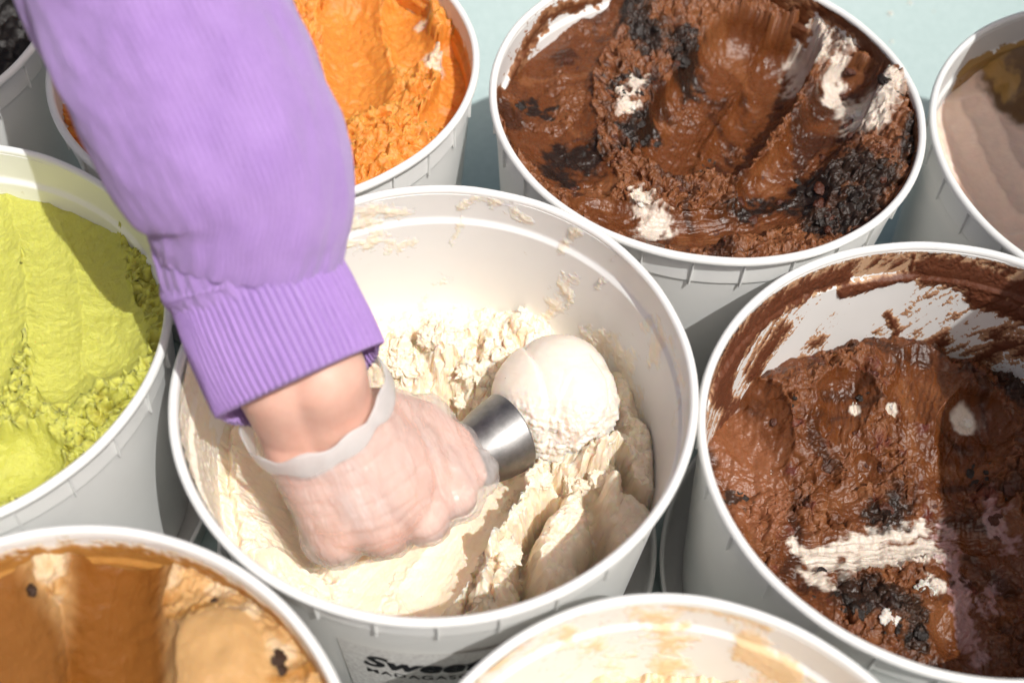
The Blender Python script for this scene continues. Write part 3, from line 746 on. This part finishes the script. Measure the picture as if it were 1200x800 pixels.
def sweep(axis, nring, nseg, radial):
    """axis: (point, rx, ry) keys; radial(s, th) -> extra radius"""
    P = np.array([np.concatenate([a[0], [a[1], a[2]]]) for a in axis]); Q = np.array(smooth_poly(P, 12)); L = np.concatenate([[0], np.cumsum(np.linalg.norm(np.diff(Q[:, :3], axis=0), axis=1))])
    s = np.linspace(0, L[-1], nring); Q = np.stack([np.interp(s, L, Q[:, i]) for i in range(5)], -1)
    th = np.linspace(0, 2*np.pi, nseg, endpoint=False); rings = []
    for i in range(nring):
        t_ = Q[min(i+1, nring-1), :3]-Q[max(i-1, 0), :3]; t_ /= np.linalg.norm(t_)
        a = np.cross(t_, FW); a /= np.linalg.norm(a); b_ = np.cross(a, t_)       # a: across the picture, b: towards or from the viewer
        if a@RT < 0: a = -a
        if b_@FW > 0: b_ = -b_
        e = radial(s[i], th)
        rings.append(Q[i, :3] + ((Q[i, 3]+e)*np.cos(th))[:, None]*a + ((Q[i, 4]+e)*np.sin(th))[:, None]*b_)
    V, F = loft(rings)
    colr = np.stack([np.tile(th/(2*np.pi), nring), np.repeat(s, nseg), np.zeros(nring*nseg)], -1)
    return V, F, colr, s
def P3(px, py, z): return on_z(px, py, z)
saxis = [(P3(299, 330, 0.0535), 0.0375, 0.036), (P3(293, 316, 0.058), 0.0395, 0.0378), (P3(291, 300, 0.062), 0.0408, 0.0388), (P3(292, 275, 0.071), 0.0440, 0.0415), (P3(289, 238, 0.083), 0.0486, 0.045), (P3(270, 190, 0.098), 0.0528, 0.048), (P3(234, 112, 0.120), 0.0535, 0.048), (P3(196, 35, 0.140), 0.0540, 0.048), (P3(160, -45, 0.160), 0.0540, 0.048), (P3(125, -140, 0.185), 0.049, 0.047), (P3(60, -290, 0.215), 0.052, 0.049)]
def srad(s, th):
    g = np.exp(-((s-0.012)/0.012)**2)
    e = 0.0007*g*np.sin(19*th+1.3)*(0.6+0.4*np.sin(5*th)) + 0.0005*g*np.sin(31*th)
    e = e + 0.0030*fbm(th*1.9+3, np.full_like(th, s*22), 3, 2)*sstep(0.0, 0.03, s)
    # soft diagonal folds on the shaded side
    e = e - 0.0050*np.exp(-((np.mod(th-3.75+s*7.0+np.pi, 2*np.pi)-np.pi)/0.20)**2)*sstep(0.005, 0.05, s)*(1-sstep(0.12, 0.2, s))
    e = e - 0.0022*np.exp(-((np.mod(th-1.7+s*3.5+np.pi, 2*np.pi)-np.pi)/0.22)**2)*sstep(0.0, 0.04, s)*(1-sstep(0.14, 0.22, s))
    return e
V, F, colr, _ = sweep(saxis, 220, 420, srad)
sl_o = link('sleeve', np_mesh('sleeve', V-WR, F, col=colr), M_SLEEVE, proot)
caxis = [(P3(292, 310, 0.059), 0.0383, 0.0365), (P3(299, 330, 0.0535), 0.0388, 0.037), (P3(322, 380, 0.042), 0.0405, 0.038), (P3(345, 428, 0.031), 0.0412, 0.038), (P3(352, 444, 0.0275), 0.0405, 0.0372), (P3(352.5, 445, 0.0273), 0.0385, 0.0355), (P3(350, 440, 0.028), 0.0375, 0.0345), (P3(340, 420, 0.033), 0.0370, 0.034)]
NR = 76
def crad(s, th):
    q = np.cos(NR*th+0.5*np.sin(3*th))
    e = 0.00085*np.sign(q)*np.abs(q)**0.7*sstep(0.0, 0.006, s)
    return e + 0.0010*fbm(th*2.2, np.full_like(th, s*30), 2, 6)
V, F, colr, _ = sweep(caxis, 90, NR*12, crad)
link('cuff', np_mesh('cuff', V-WR, F, col=colr), M_SLEEVE, sl_o)
# seam welt between sleeve and cuff
a0 = [(P3(290, 305, 0.0605), 0.0398, 0.038), (P3(294, 318, 0.0565), 0.0412, 0.0393), (P3(298, 328, 0.0540), 0.0392, 0.0374)]
V, F, colr, _ = sweep(a0, 14, NR*8, lambda s, th: 0.0003*np.cos(NR*th))
link('seam', np_mesh('seam', V-WR, F, col=colr), M_SLEEVE, sl_o)

# ------------------------------------------------------------------ the other ice creams
CH = (0.125, 0.037, 0.0095); CHD = (0.030, 0.009, 0.004); CHL = (0.25, 0.098, 0.036); WH = (0.70, 0.62, 0.53); BK = (0.012, 0.008, 0.006)
# ---- chocolate and cookie, filled to the rim
f = Field('choc', 440, -0.024, CH); X, Y = f.X, f.Y
f.Z += 0.006*fbm(X*22, Y*22, 3, 7) + 0.010*sstep(0.75, 1.0, f.rad)
f.mound([(850, 285), (890, 280), (930, 285)], -0.012, 0.012, 0.010)
f.mound([(1000, 220), (1030, 170), (1040, 120)], -0.02, 0.02, 0.010)
f.rough *= 0.75
f.channel([(655, 20), (632, 90), (650, 170), (690, 215)], -0.032, 0.030, stri=0.0008, slope=0.05)
f.channel([(700, 30), (668, 100), (672, 160)], -0.029, 0.022, stri=0.0008)
f.channel([(866, 84), (848, 110), (815, 150), (790, 200)], -0.048, 0.026, stri=0.0009)
f.channel([(912, 92), (890, 135), (855, 185), (835, 215)], -0.053, 0.020, stri=0.0007, zslope=0.01)
f.channel([(985, 120), (940, 190), (890, 240)], -0.036, 0.018, stri=0.0007)
f.channel([(700, 255), (780, 278), (860, 272), (930, 240)], -0.031, 0.017, stri=0.0014)
f.rough = np.maximum(f.rough, 0.06 + 0.35*sstep(0.05, 0.35, fbm(X*35, Y*35, 3, 81)))
f.Z += 0.0011*fbm(X*45+0.6*fbm(X*20, Y*20, 2, 5), Y*120, 3, 83)
f.crumble(0.0050); f.crumble(0.0018, 2.2); f.jitter(0.003)
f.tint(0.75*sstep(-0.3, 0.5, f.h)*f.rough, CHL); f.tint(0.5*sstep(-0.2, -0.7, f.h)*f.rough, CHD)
f.tint(0.35*sstep(0.1, 0.5, fbm(X*40, Y*40, 4, 31))*(f.rough > 0.3), CHL)
sw = fbm(X*38+1.6*fbm(X*16, Y*16, 2, 43), Y*22+1.6*fbm(X*16, Y*16, 2, 44), 4, 41)
f.tint(0.75*sstep(0.02, 0.35, sw), CHD); f.tint(0.5*sstep(0.1, 0.4, -sw), CHL)
for pts, w in (([(745, 30), (760, 55)], .012), ([(800, 50), (806, 80)], .011), ([(690, 185), (660, 180)], .011), ([(760, 140), (740, 170)], .007), ([(935, 235), (985, 210), (1010, 230)], .012), ([(1000, 260), (960, 272)], .012), ([(1060, 180), (1055, 220)], .010), ([(830, 185), (845, 190)], .008), ([(720, 105), (750, 100)], .006), ([(665, 215), (645, 205)], .008), ([(870, 250), (900, 235)], .007), ([(620, 120), (640, 130)], .004)):
    f.paint(pts, -0.028, w, BK, 0.012, 130, 0.40, 0.92)
for pts, w in (([(945, 42), (955, 60), (948, 70)], .0068), ([(975, 82), (980, 105)], .0065), ([(1005, 120), (1020, 128), (1012, 150)], .010), ([(738, 118), (734, 130)], .0050), ([(752, 98), (748, 104)], .004), ([(750, 235), (756, 245)], .0055), ([(760, 268), (775, 262)], .0075), ([(800, 2), (815, 5)], .006), ([(840, 0), (865, -2)], .006), ([(985, 55), (990, 70)], .004)):
    m = f.paint(pts, -0.026, w, WH, 0.010, 170, 0.45, 0.93); f.Z += 0.0008*m
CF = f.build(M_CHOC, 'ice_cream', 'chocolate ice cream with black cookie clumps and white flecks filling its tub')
it = []
for (px, py), n, sp_ in (((750, 40), 9, 16), ((803, 62), 8, 12), ((682, 185), 8, 14), ((945, 232), 9, 20), ((1000, 225), 10, 20), ((1050, 190), 8, 14), ((975, 265), 8, 18), ((835, 190), 6, 12), ((655, 212), 5, 10), ((735, 110), 5, 14), ((880, 245), 5, 12), ((755, 155), 4, 10), ((1040, 90), 5, 10), ((610, 120), 4, 10)):
    for _ in range(n): it.append((rnd.gauss(px, sp_*0.7), rnd.gauss(py, sp_*0.55), rnd.uniform(9, 26)))
chunks(f, CF, [(a_, b_, c_*rnd.choice((0.4, 0.6, 1, 1, 1.25))) for a_, b_, c_ in it], L_COOKIE, 'cookie_chunk', 0.75)
it = [(rnd.uniform(640, 1040), rnd.uniform(20, 280), rnd.uniform(8, 20)) for _ in range(36)]
chunks(f, CF, it, L_BROWNIE, 'brownie_chunk', 0.55)
chunks(f, CF, [(742, 127, 13), (752, 240, 14), (770, 266, 15), (950, 52, 18), (1012, 130, 24)], L_MARSH, 'marshmallow_piece', 0.85)

def ch_smear(th, z, px, py):
    n = fbm(th*12, z*110, 4, 93)+0.6*fbm(th*50, z*300, 3, 95)
    t = np.full(th.shape, -0.6)
    def add(pts, w, a):
        nonlocal t
        t = np.maximum(t, a*(1-(pd(px, py, pts)/w)))
    add([(965, 5), (1000, 25), (1040, 70), (1070, 120)], 18, 1.0); add([(1080, 140), (1078, 180), (1050, 225)], 12, 0.9); add([(700, 0), (640, 20), (600, 90)], 10, 0.6); add([(585, 110), (600, 160)], 10, 0.8); add([(780, -20), (870, -5), (935, 25)], 34, 1.0)
    v = t + 0.7*n - 0.1; k = sstep(0.05, 0.5, v)[..., None]
    return np.clip(v, -1, 1.2)*0.0013, np.array((0.40, 0.20, 0.10))*(1-k)+np.array(CH)*k
smear(CF, 'choc', M_CHOC, R_(-60), R_(230), -0.050, -0.002, ch_smear, 420, 90)
# ---- chocolate, half empty, white streaks
f = Field('berry', 440, -0.092, CH); X, Y = f.X, f.Y
f.Z += 0.006*fbm(X*22, Y*22, 3, 17)
f.mound([(900, 480), (980, 455), (1060, 440), (1090, 470)], -0.085, 0.030, 0.020, p=3)
f.mound([(1000, 520), (1050, 560)], -0.085, 0.030, 0.010)
f.mound([(1020, 730), (1070, 740)], -0.085, 0.025, 0.014)
f.mound([(1160, 480), (1190, 560)], -0.085, 0.03, 0.016)
f.rough *= 0.75
f.channel([(850, 500), (880, 545), (900, 600)], -0.091, 0.030, stri=0.0005)
f.channel([(1080, 440), (1060, 500), (1040, 545)], -0.078, 0.024, stri=0.0012)
f.channel([(985, 470), (975, 520), (950, 560)], -0.080, 0.018, stri=0.0016)
f.channel([(1130, 520), (1110, 580), (1120, 620)], -0.088, 0.022, stri=0.0012)
f.channel([(920, 590), (980, 585), (1010, 560)], -0.088, 0.013, stri=0.0014)
f.channel([(1160, 640), (1150, 700), (1120, 760)], -0.092, 0.020, stri=0.0012)
f.channel([(930, 650), (1000, 650), (1080, 640), (1150, 640)], -0.094, 0.016, stri=0.0014)
f.rough = np.maximum(f.rough, 0.10); f.rough *= 0.25+0.95*sstep(-0.25, 0.3, fbm(X*26, Y*26, 3, 87))
f.Z += 0.0022*fbm(X*130, Y*35+0.6*fbm(X*20, Y*20, 2, 5), 3, 85)
f.crumble(0.0046); f.crumble(0.0015, 2.2); f.jitter(0.003)
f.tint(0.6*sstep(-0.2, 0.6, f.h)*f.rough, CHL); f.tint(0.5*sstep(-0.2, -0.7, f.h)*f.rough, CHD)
f.tint(0.55*sstep(0.15, 0.5, fbm(X*70, Y*70, 4, 51))*(f.rough > 0.2), (0.10, 0.012, 0.020))
sw = fbm(X*34+1.6*fbm(X*16, Y*16, 2, 63), Y*34+1.6*fbm(X*16, Y*16, 2, 64), 4, 61)
f.tint(0.55*sstep(0.05, 0.4, sw), CHL); f.tint(0.7*sstep(0.1, 0.4, -sw), CHD)
f.paint([(855, 510), (880, 560), (895, 600)], -0.092, 0.014, (0.23, 0.085, 0.035), 0.004)
stk = fbm(X*60, Y*330, 3, 101)
for pts, w in (([(950, 652), (1000, 640), (1060, 628)], .0050), ([(985, 672), (1040, 662), (1100, 655)], .0042), ([(935, 640), (960, 662), (1000, 668)], .0045), ([(1000, 655), (1060, 648), (1090, 640)], .0042), ([(948, 672), (966, 690)], .0045), ([(1085, 690), (1095, 695)], .005), ([(1020, 632), (1080, 622)], .0030)):
    d = f.dist(pts, -0.092, 0.006, 120)[0]; m = (1-sstep(w*0.5, w*1.25, d-0.0030*stk)); f.tint(0.96*m, WH); f.Z += 0.0008*m
PK_ = (0.46, 0.29, 0.29)
for pts, w in (([(1105, 620), (1120, 670), (1135, 720)], .0045), ([(1120, 700), (1140, 760), (1150, 780)], .006), ([(1165, 690), (1160, 720)], .0045), ([(1100, 650), (1140, 700)], .003), ([(1150, 600), (1180, 640)], .005)):
    f.paint(pts, -0.09, w*0.7, PK_, 0.009, 170, 0.6, 0.7)
for pts, w in (([(1030, 608), (1045, 600)], .009), ([(862, 578), (870, 582)], .004), ([(1000, 700), (1030, 710)], .010), ([(1060, 720), (1070, 760)], .008), ([(1165, 420), (1180, 470)], .012)):
    f.paint(pts, -0.088, w, BK, 0.008, 150, 0.4, 0.85)
f.paint([(1128, 490), (1132, 494)], -0.08, .006, WH, 0.003)
f.paint([(1000, 474), (1001, 477)], -0.075, .0028, WH, 0.002); f.paint([(1042, 478), (1043, 480)], -0.075, .0022, WH, 0.002)
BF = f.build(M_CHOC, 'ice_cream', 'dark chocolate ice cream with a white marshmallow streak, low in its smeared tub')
it = []
for (px, py), n, sp_ in (((1030, 605), 7, 12), ((866, 580), 3, 5), ((1000, 705), 10, 18), ((1060, 740), 9, 18), ((1185, 440), 6, 10), ((928, 470), 2, 4), ((1015, 468), 2, 3), ((960, 690), 6, 12), ((1150, 560), 7, 25)):
    for _ in range(n): it.append((rnd.gauss(px, sp_*0.7), rnd.gauss(py, sp_*0.55), rnd.uniform(8, 20)))
chunks(f, BF, [(a_, b_, c_*rnd.choice((0.4, 0.6, 1, 1, 1.25))) for a_, b_, c_ in it], L_COOKIE, 'cookie_chunk', 0.8)
it = [(rnd.uniform(860, 1190), rnd.uniform(460, 770), rnd.uniform(8, 18)) for _ in range(34)]
it = [q for q in it if not (915 < q[0] < 1110 and 615 < q[1] < 700)]
chunks(f, BF, it, L_BROWNIE, 'brownie_chunk', 0.75)
chunks(f, BF, [(1130, 492, 22), (1001, 475, 9), (1043, 480, 8), (1045, 725, 22), (1085, 692, 20), (905, 555, 11)], L_MARSH, 'marshmallow_piece', 0.6)
def choc_smear(th, z, px, py):
    n = fbm(th*10, z*90, 4, 23); st = fbm(th*26+z*150, z*30-th*6, 4, 27); nf = fbm(th*70, z*460, 3, 29)
    t = np.full(th.shape, -0.9)
    def add(pts, w, a):
        nonlocal t
        t = np.maximum(t, a*(1-(pd(px, py, pts)/w)))
    film = 0.30*sstep(-0.022, -0.012, z)-0.05                      # tan film above the ledge
    add([(845, 470), (850, 430), (880, 385), (930, 345), (985, 322)], 15, 1.1)
    add([(880, 440), (905, 400), (920, 385)], 12, 0.8)
    add([(985, 345), (1030, 333), (1080, 322), (1110, 318)], 9, 1.1)
    add([(1085, 318), (1130, 325), (1200, 350)], 22, 1.3)
    add([(1140, 350), (1180, 360), (1210, 380)], 16, 1.1)
    add([(850, 480), (890, 470), (930, 440)], 10, 0.7); add([(1040, 372), (1050, 390)], 9, 0.75)
    add([(1000, 440), (1060, 425), (1100, 405)], 16, 0.7); add([(930, 430), (960, 400), (985, 395)], 15, 0.42)
    add([(1110, 455), (1150, 465), (1200, 470)], 22, 0.8); add([(1150, 420), (1200, 400)], 25, 0.5)
    add([(860, 480), (850, 510)], 16, 1.0); add([(1070, 300), (1066, 320)], 4, 0.9); add([(1130, 300), (1110, 315)], 5, 0.9)
    v = np.maximum(t, film-0.05) + 0.42*n + 0.75*st + 0.35*nf + 0.0
    bare = np.exp(-(pd(px, py, [(880, 480), (920, 420), (975, 350)])/9)**2) + np.exp(-(pd(px, py, [(950, 440), (1010, 370), (1050, 340)])/13)**2)
    v = v - 0.9*bare*(t < 0.5)
    thick = np.clip(v, -1, 1.2)*0.0016
    k = sstep(0.05, 0.45, v)[..., None]
    thin = np.array((0.56, 0.33, 0.19)); col = thin*(1-k)+np.array((0.13, 0.040, 0.016))*k
    return thick, col
smear(BF, 'berry', M_CHOC, R_(15), R_(215), -0.095, -0.004, choc_smear, 620, 200)
def tan_film(th, z, px, py):     # dried tan band just under the rim
    n = fbm(th*9, z*120, 4, 33)+0.6*fbm(th*50, z*300, 3, 35)
    v = 0.5*sstep(-0.024, -0.016, z)*(1-sstep(-0.008, -0.004, z)) + 0.5*n - 0.12
    return np.clip(v, -1, 1)*0.0004, np.broadcast_to(np.array((0.62, 0.40, 0.25)), th.shape+(3,)).copy()
smear(BF, 'berry', M_FILM, R_(20), R_(200), -0.026, -0.004, tan_film, 420, 50, 'film')

# ---- green
GR = (0.58, 0.585, 0.115)
f = Field('green', 300, -0.030, GR); X, Y = f.X, f.Y
f.Z += 0.004*fbm(X*22, Y*22, 3, 27) - 0.010*sstep(0.3, -0.9, f.W)
f.mound([(150, 400), (160, 440)], -0.03, 0.020, 0.008)
f.mound([(60, 520), (110, 500), (150, 460)], -0.035, 0.020, 0.006)
f.channel([(-20, 230), (-5, 330), (-20, 450)], -0.036, 0.040, stri=0.0004, slope=0.06)
f.channel([(38, 225), (62, 300), (72, 380), (68, 450)], -0.035, 0.026, stri=0.0005)
f.channel([(80, 225), (112, 290), (128, 360), (122, 420)], -0.035, 0.026, stri=0.0007)
f.channel([(-60, 585), (0, 575), (40, 562)], -0.054, 0.020)
f.rough = np.maximum(f.rough, 0.10); f.rough *= 1.15
f.crumble(0.0055, q=42.); f.crumble(0.0028, 2.2); f.jitter(0.004)
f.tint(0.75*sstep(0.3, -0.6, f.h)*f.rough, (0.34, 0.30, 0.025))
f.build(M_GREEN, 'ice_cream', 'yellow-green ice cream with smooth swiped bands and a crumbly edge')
# ---- orange
OR = (0.70, 0.255, 0.038)
f = Field('orange', 300, -0.026, OR); X, Y = f.X, f.Y
f.Z += 0.006*fbm(X*22, Y*22, 3, 37)
f.mound([(420, 190), (470, 170), (500, 130)], -0.025, 0.024, 0.012)
f.mound([(500, 20), (520, 60)], -0.025, 0.015, 0.010)
f.channel([(410, 30), (420, 80), (415, 130)], -0.036, 0.026, stri=0.0005)
f.channel([(480, 0), (470, 40), (480, 75)], -0.034, 0.016)
f.channel([(530, 70), (535, 120), (510, 160)], -0.034, 0.012)
f.rough = np.maximum(f.rough, 0.22); f.rough *= 0.9
f.crumble(0.0055); f.crumble(0.0020, 2.0); f.jitter(0.003)
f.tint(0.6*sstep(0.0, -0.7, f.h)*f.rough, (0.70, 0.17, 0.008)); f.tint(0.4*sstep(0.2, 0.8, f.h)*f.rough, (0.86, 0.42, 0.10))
for pts, w in (([(503, 65), (507, 85)], .006), ([(491, 22), (493, 26)], .003)): f.paint(pts, -0.026, w, (0.75, 0.55, 0.40), 0.004)
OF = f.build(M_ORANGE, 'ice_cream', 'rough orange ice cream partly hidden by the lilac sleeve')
def or_smear(th, z, px, py):
    n = fbm(th*14, z*130, 4, 43)+0.5*fbm(th*50, z*300, 3, 45)
    v = 0.7-1.4*sstep(-0.026, -0.006, z) + 0.7*n
    k = sstep(0.1, 0.5, v)[..., None]
    return np.clip(v, -1, 1)*0.0009, np.array((0.78, 0.42, 0.16))*(1-k)+np.array(OR)*k
smear(OF, 'orange', M_ORANGE, R_(-70), R_(60), -0.032, -0.004, or_smear, 200, 60)
# ---- caramel
CA = (0.55, 0.33, 0.14)
f = Field('coffee', 300, -0.017, CA); X, Y = f.X, f.Y
f.Z += 0.005*fbm(X*22, Y*22, 3, 47)
f.rough *= 0.5
f.mound([(262, 775), (265, 790)], -0.03, 0.022, 0.016, 0.002, p=4)
f.channel([(-10, 715), (20, 770), (30, 830)], -0.027, 0.034)
f.channel([(150, 672), (140, 725), (145, 810)], -0.028, 0.028)
f.rough = np.where(f.dist([(262, 775), (265, 790)], -0.02)[0] < 0.02, 0.04, np.maximum(f.rough, 0.04))
f.crumble(0.0050); f.crumble(0.0020, 2.0); f.jitter(0.002)
SHADE_DK = (0.175, 0.052, 0.0015)  # dark amber, painted on in place of the shadow over the left part
mb = fbm(X*40+1.4*fbm(X*25, Y*25, 2, 5), Y*40+1.4*fbm(X*25, Y*25, 2, 6), 4, 71)
f.tint(0.75*sstep(0.02, 0.35, mb)*(f.rough > 0.1), (0.70, 0.56, 0.38)); f.tint(0.7*sstep(0.1, 0.4, -mb)*(f.rough > 0.1), (0.36, 0.15, 0.02))
f.tint(0.6*sstep(0.0, -0.6, f.h)*f.rough, SHADE_DK)
f.paint([(150, 655), (140, 720), (145, 830)], -0.027, 0.021, SHADE_DK, 0.003, 60, 0.25, 0.9)
f.paint([(-20, 715), (15, 770), (40, 830)], -0.027, 0.023, SHADE_DK, 0.003, 60, 0.3, 0.85)
f.paint([(200, 620), (260, 650)], -0.02, 0.006, (0.45, 0.21, 0.05), 0.006)
KF = f.build(M_COFFEE, 'ice_cream', 'caramel brown ice cream with two glossy hollows darkened with painted shade and a smooth dome')
chunks(f, KF, [(70, 662, 16), (40, 690, 13), (30, 664, 9), (325, 770, 14), (330, 785, 11), (252, 706, 8), (60, 655, 8)], L_NUT, 'dark_bit', 0.4)
def ca_smear(th, z, px, py):
    n = fbm(th*12, z*130, 4, 53)+0.5*fbm(th*50, z*300, 3, 55)
    v = 1.0-1.5*sstep(-0.020, 0.000, z) + 0.9*n
    k = sstep(0.1, 0.6, v)[..., None]
    return np.clip(v, -1, 1)*0.0009, np.array((0.80, 0.70, 0.56))*(1-k)+np.array((0.42, 0.20, 0.05))*k
smear(KF, 'coffee', M_COFFEE, R_(0), R_(180), -0.050, -0.003, ca_smear, 260, 80)
# ---- pale peach in the shade
f = Field('right', 200, -0.034, (0.93, 0.71, 0.58)); X, Y = f.X, f.Y
f.rough *= 0.15
f.Z += 0.003*fbm(X*22, Y*22, 3, 57)
for q in ([(1120, 150), (1140, 200), (1175, 260)], [(1150, 140), (1175, 200), (1200, 240)], [(1180, 130), (1205, 190)]): f.channel(q, -0.040, 0.022, stri=0.0004)
f.mound([(1170, 50), (1200, 60)], -0.034, 0.03, 0.010)
f.rough = np.clip(f.rough, 0.03, 1)
f.crumble(0.003)
f.paint([(1200, 60), (1190, 90), (1215, 110)], -0.03, 0.022, (0.17, 0.085, 0.022), 0.006)
f.paint([(1150, 55), (1163, 75), (1180, 95)], -0.03, 0.008, (0.42, 0.24, 0.06), 0.008)
RF = f.build(M_PEACH, 'ice_cream', 'pale peach ice cream with a brown patch, mostly in shade')
def pe_smear(th, z, px, py):
    n = fbm(th*12, z*130, 4, 63)
    v = 0.7-1.3*sstep(-0.03, -0.012, z) + 0.7*n - 1.2*sstep(0.3, 0.8, (1150-px)/60.)
    return np.clip(v, -1, 1)*0.0008, np.broadcast_to(np.array((0.40, 0.24, 0.08)), th.shape+(3,)).copy()
smear(RF, 'right', M_FILM, R_(60), R_(200), -0.038, -0.004, pe_smear, 200, 60)
# ---- the nearly empty tub
f = Field('bottom', 220, -0.075, (0.80, 0.62, 0.42)); X, Y = f.X, f.Y
f.Z += 0.010*fbm(X*22, Y*22, 3, 67); f.mound([(890, 760), (860, 790)], -0.07, 0.018, 0.022)
f.crumble(0.005); f.jitter(0.002)
TF = f.build(M_VAN, 'ice_cream', 'last peach scraps of ice cream in the nearly empty tub')
def bo_smear(th, z, px, py):
    n = fbm(th*9, z*60, 5, 73); nf = fbm(th*40, z*260, 4, 75)
    t = np.full(th.shape, -0.25)
    def add(pts, w, a):
        nonlocal t
        t = np.maximum(t, a*(1-(pd(px, py, pts)/w)))
    add([(550, 790), (590, 760), (625, 730)], 22, 1.1); add([(770, 725), (780, 760), (790, 800)], 40, 0.75)
    add([(880, 755), (900, 780), (930, 795)], 30, 1.2); add([(780, 708), (840, 715), (900, 735)], 14, 0.7); add([(640, 745), (700, 760), (720, 800)], 35, 0.3)
    add([(620, 725), (690, 708), (760, 703)], 7, 0.6); add([(800, 734), (805, 733)], 9, 1.0)
    v = t + 0.9*n + 0.45*nf - 0.12
    k = sstep(0.0, 0.7, v)[..., None]
    return np.clip(v, -1, 1.2)*0.0011, np.array((0.87, 0.84, 0.78))*(1-k)+np.array((0.82, 0.62, 0.38))*k
smear(TF, 'bottom', M_FILM, R_(10), R_(175), -0.085, -0.003, bo_smear, 420, 140)
# ---- dark one
f = Field('dark', 120, -0.030, (0.006, 0.0035, 0.0025)); f.Z += 0.006*fbm(f.X*22, f.Y*22, 3, 77); f.crumble(0.005); f.crumble(0.002, 2)  # base colour taken near black to imitate the shade on this tub
f.build(M_CHOC, 'ice_cream', 'chocolate ice cream coloured almost black for shade in the tub behind the green one')

# ------------------------------------------------------------------ label on the middle tub
M_PAPER = solid('label_paper', (0.80, 0.795, 0.765), 0.6, 0.3, 0, 0.05)
M_INK = solid('black_ink', (0.012, 0.012, 0.016), 0.5, 0.3, 0, 0.0)
def r_out(z): return 0.1203+(z+0.024)*0.0747
tc = np.array(TUBS['center'][:3])
lab_th = math.atan2(*( (lambda q: (q[1], q[0]))((on_z(500, 786, -0.05)-tc)[:2]) ))
th = np.linspace(-0.36, 0.36, 60)[:, None]; z = np.linspace(-0.047, -0.120, 12)[None]
th_, z_ = np.broadcast_arrays(th, z); rr = r_out(z_)+0.0004
def wrap(u, z, off): 
    a = lab_th + u; r = r_out(z)+off
    return np.stack([r*np.cos(a), r*np.sin(a), z+H], -1)
V = wrap(th_, z_, 0.0004).reshape(-1, 3)
lab = link('label', np_mesh('label', V, grid_faces(60, 12)[:, ::-1]), M_PAPER, CENTER_ROOT)
def lettering(txt, size, u0, z0, shear=0.0, offset=0.0, space=1.0):
    cu = bpy.data.curves.new('t', 'FONT'); cu.body = txt; cu.size = size; cu.shear = shear; cu.offset = offset; cu.space_character = space; cu.align_x = 'CENTER'; cu.resolution_u = 4
    o = bpy.data.objects.new('t', cu); COL.objects.link(o)
    me = bpy.data.meshes.new_from_object(o.evaluated_get(bpy.context.evaluated_depsgraph_get())); bpy.data.objects.remove(o)
    bm = bmesh.new(); bm.from_mesh(me); bmesh.ops.subdivide_edges(bm, edges=[e for e in bm.edges if e.calc_length() > 0.003], cuts=3)
    for v in bm.verts:
        x, y = v.co.x, v.co.y
        v.co = Vector(wrap(np.array(u0 + x/0.118), np.array(z0+y), 0.0008))
    bm.to_mesh(me); bm.free(); return link('lettering', me, M_INK, lab)
lettering('Sweets', 0.0215, 0.0, -0.0735, 0.25, 0.0009, 1.05)
lettering('MADAGASCAR', 0.0085, 0.0, -0.0850, 0, 0.0001, 1.15)

# a few crumbs of frost on the freezer floor
for px, py, s in ((1043, 17, 5), (1066, 4, 4), (1045, 50, 3.5), (1094, 14, 2)):
    q = on_z(px, py, FLOOR); o = link('frost_crumb', L_MARSH[0]); o.location = q + np.array([0, 0, 0.0005]); o.scale = (s/2600,)*3
    tag(o, 'tiny white crumb of frost on the pale freezer floor', 'frost', 'frost crumbs on the freezer floor')
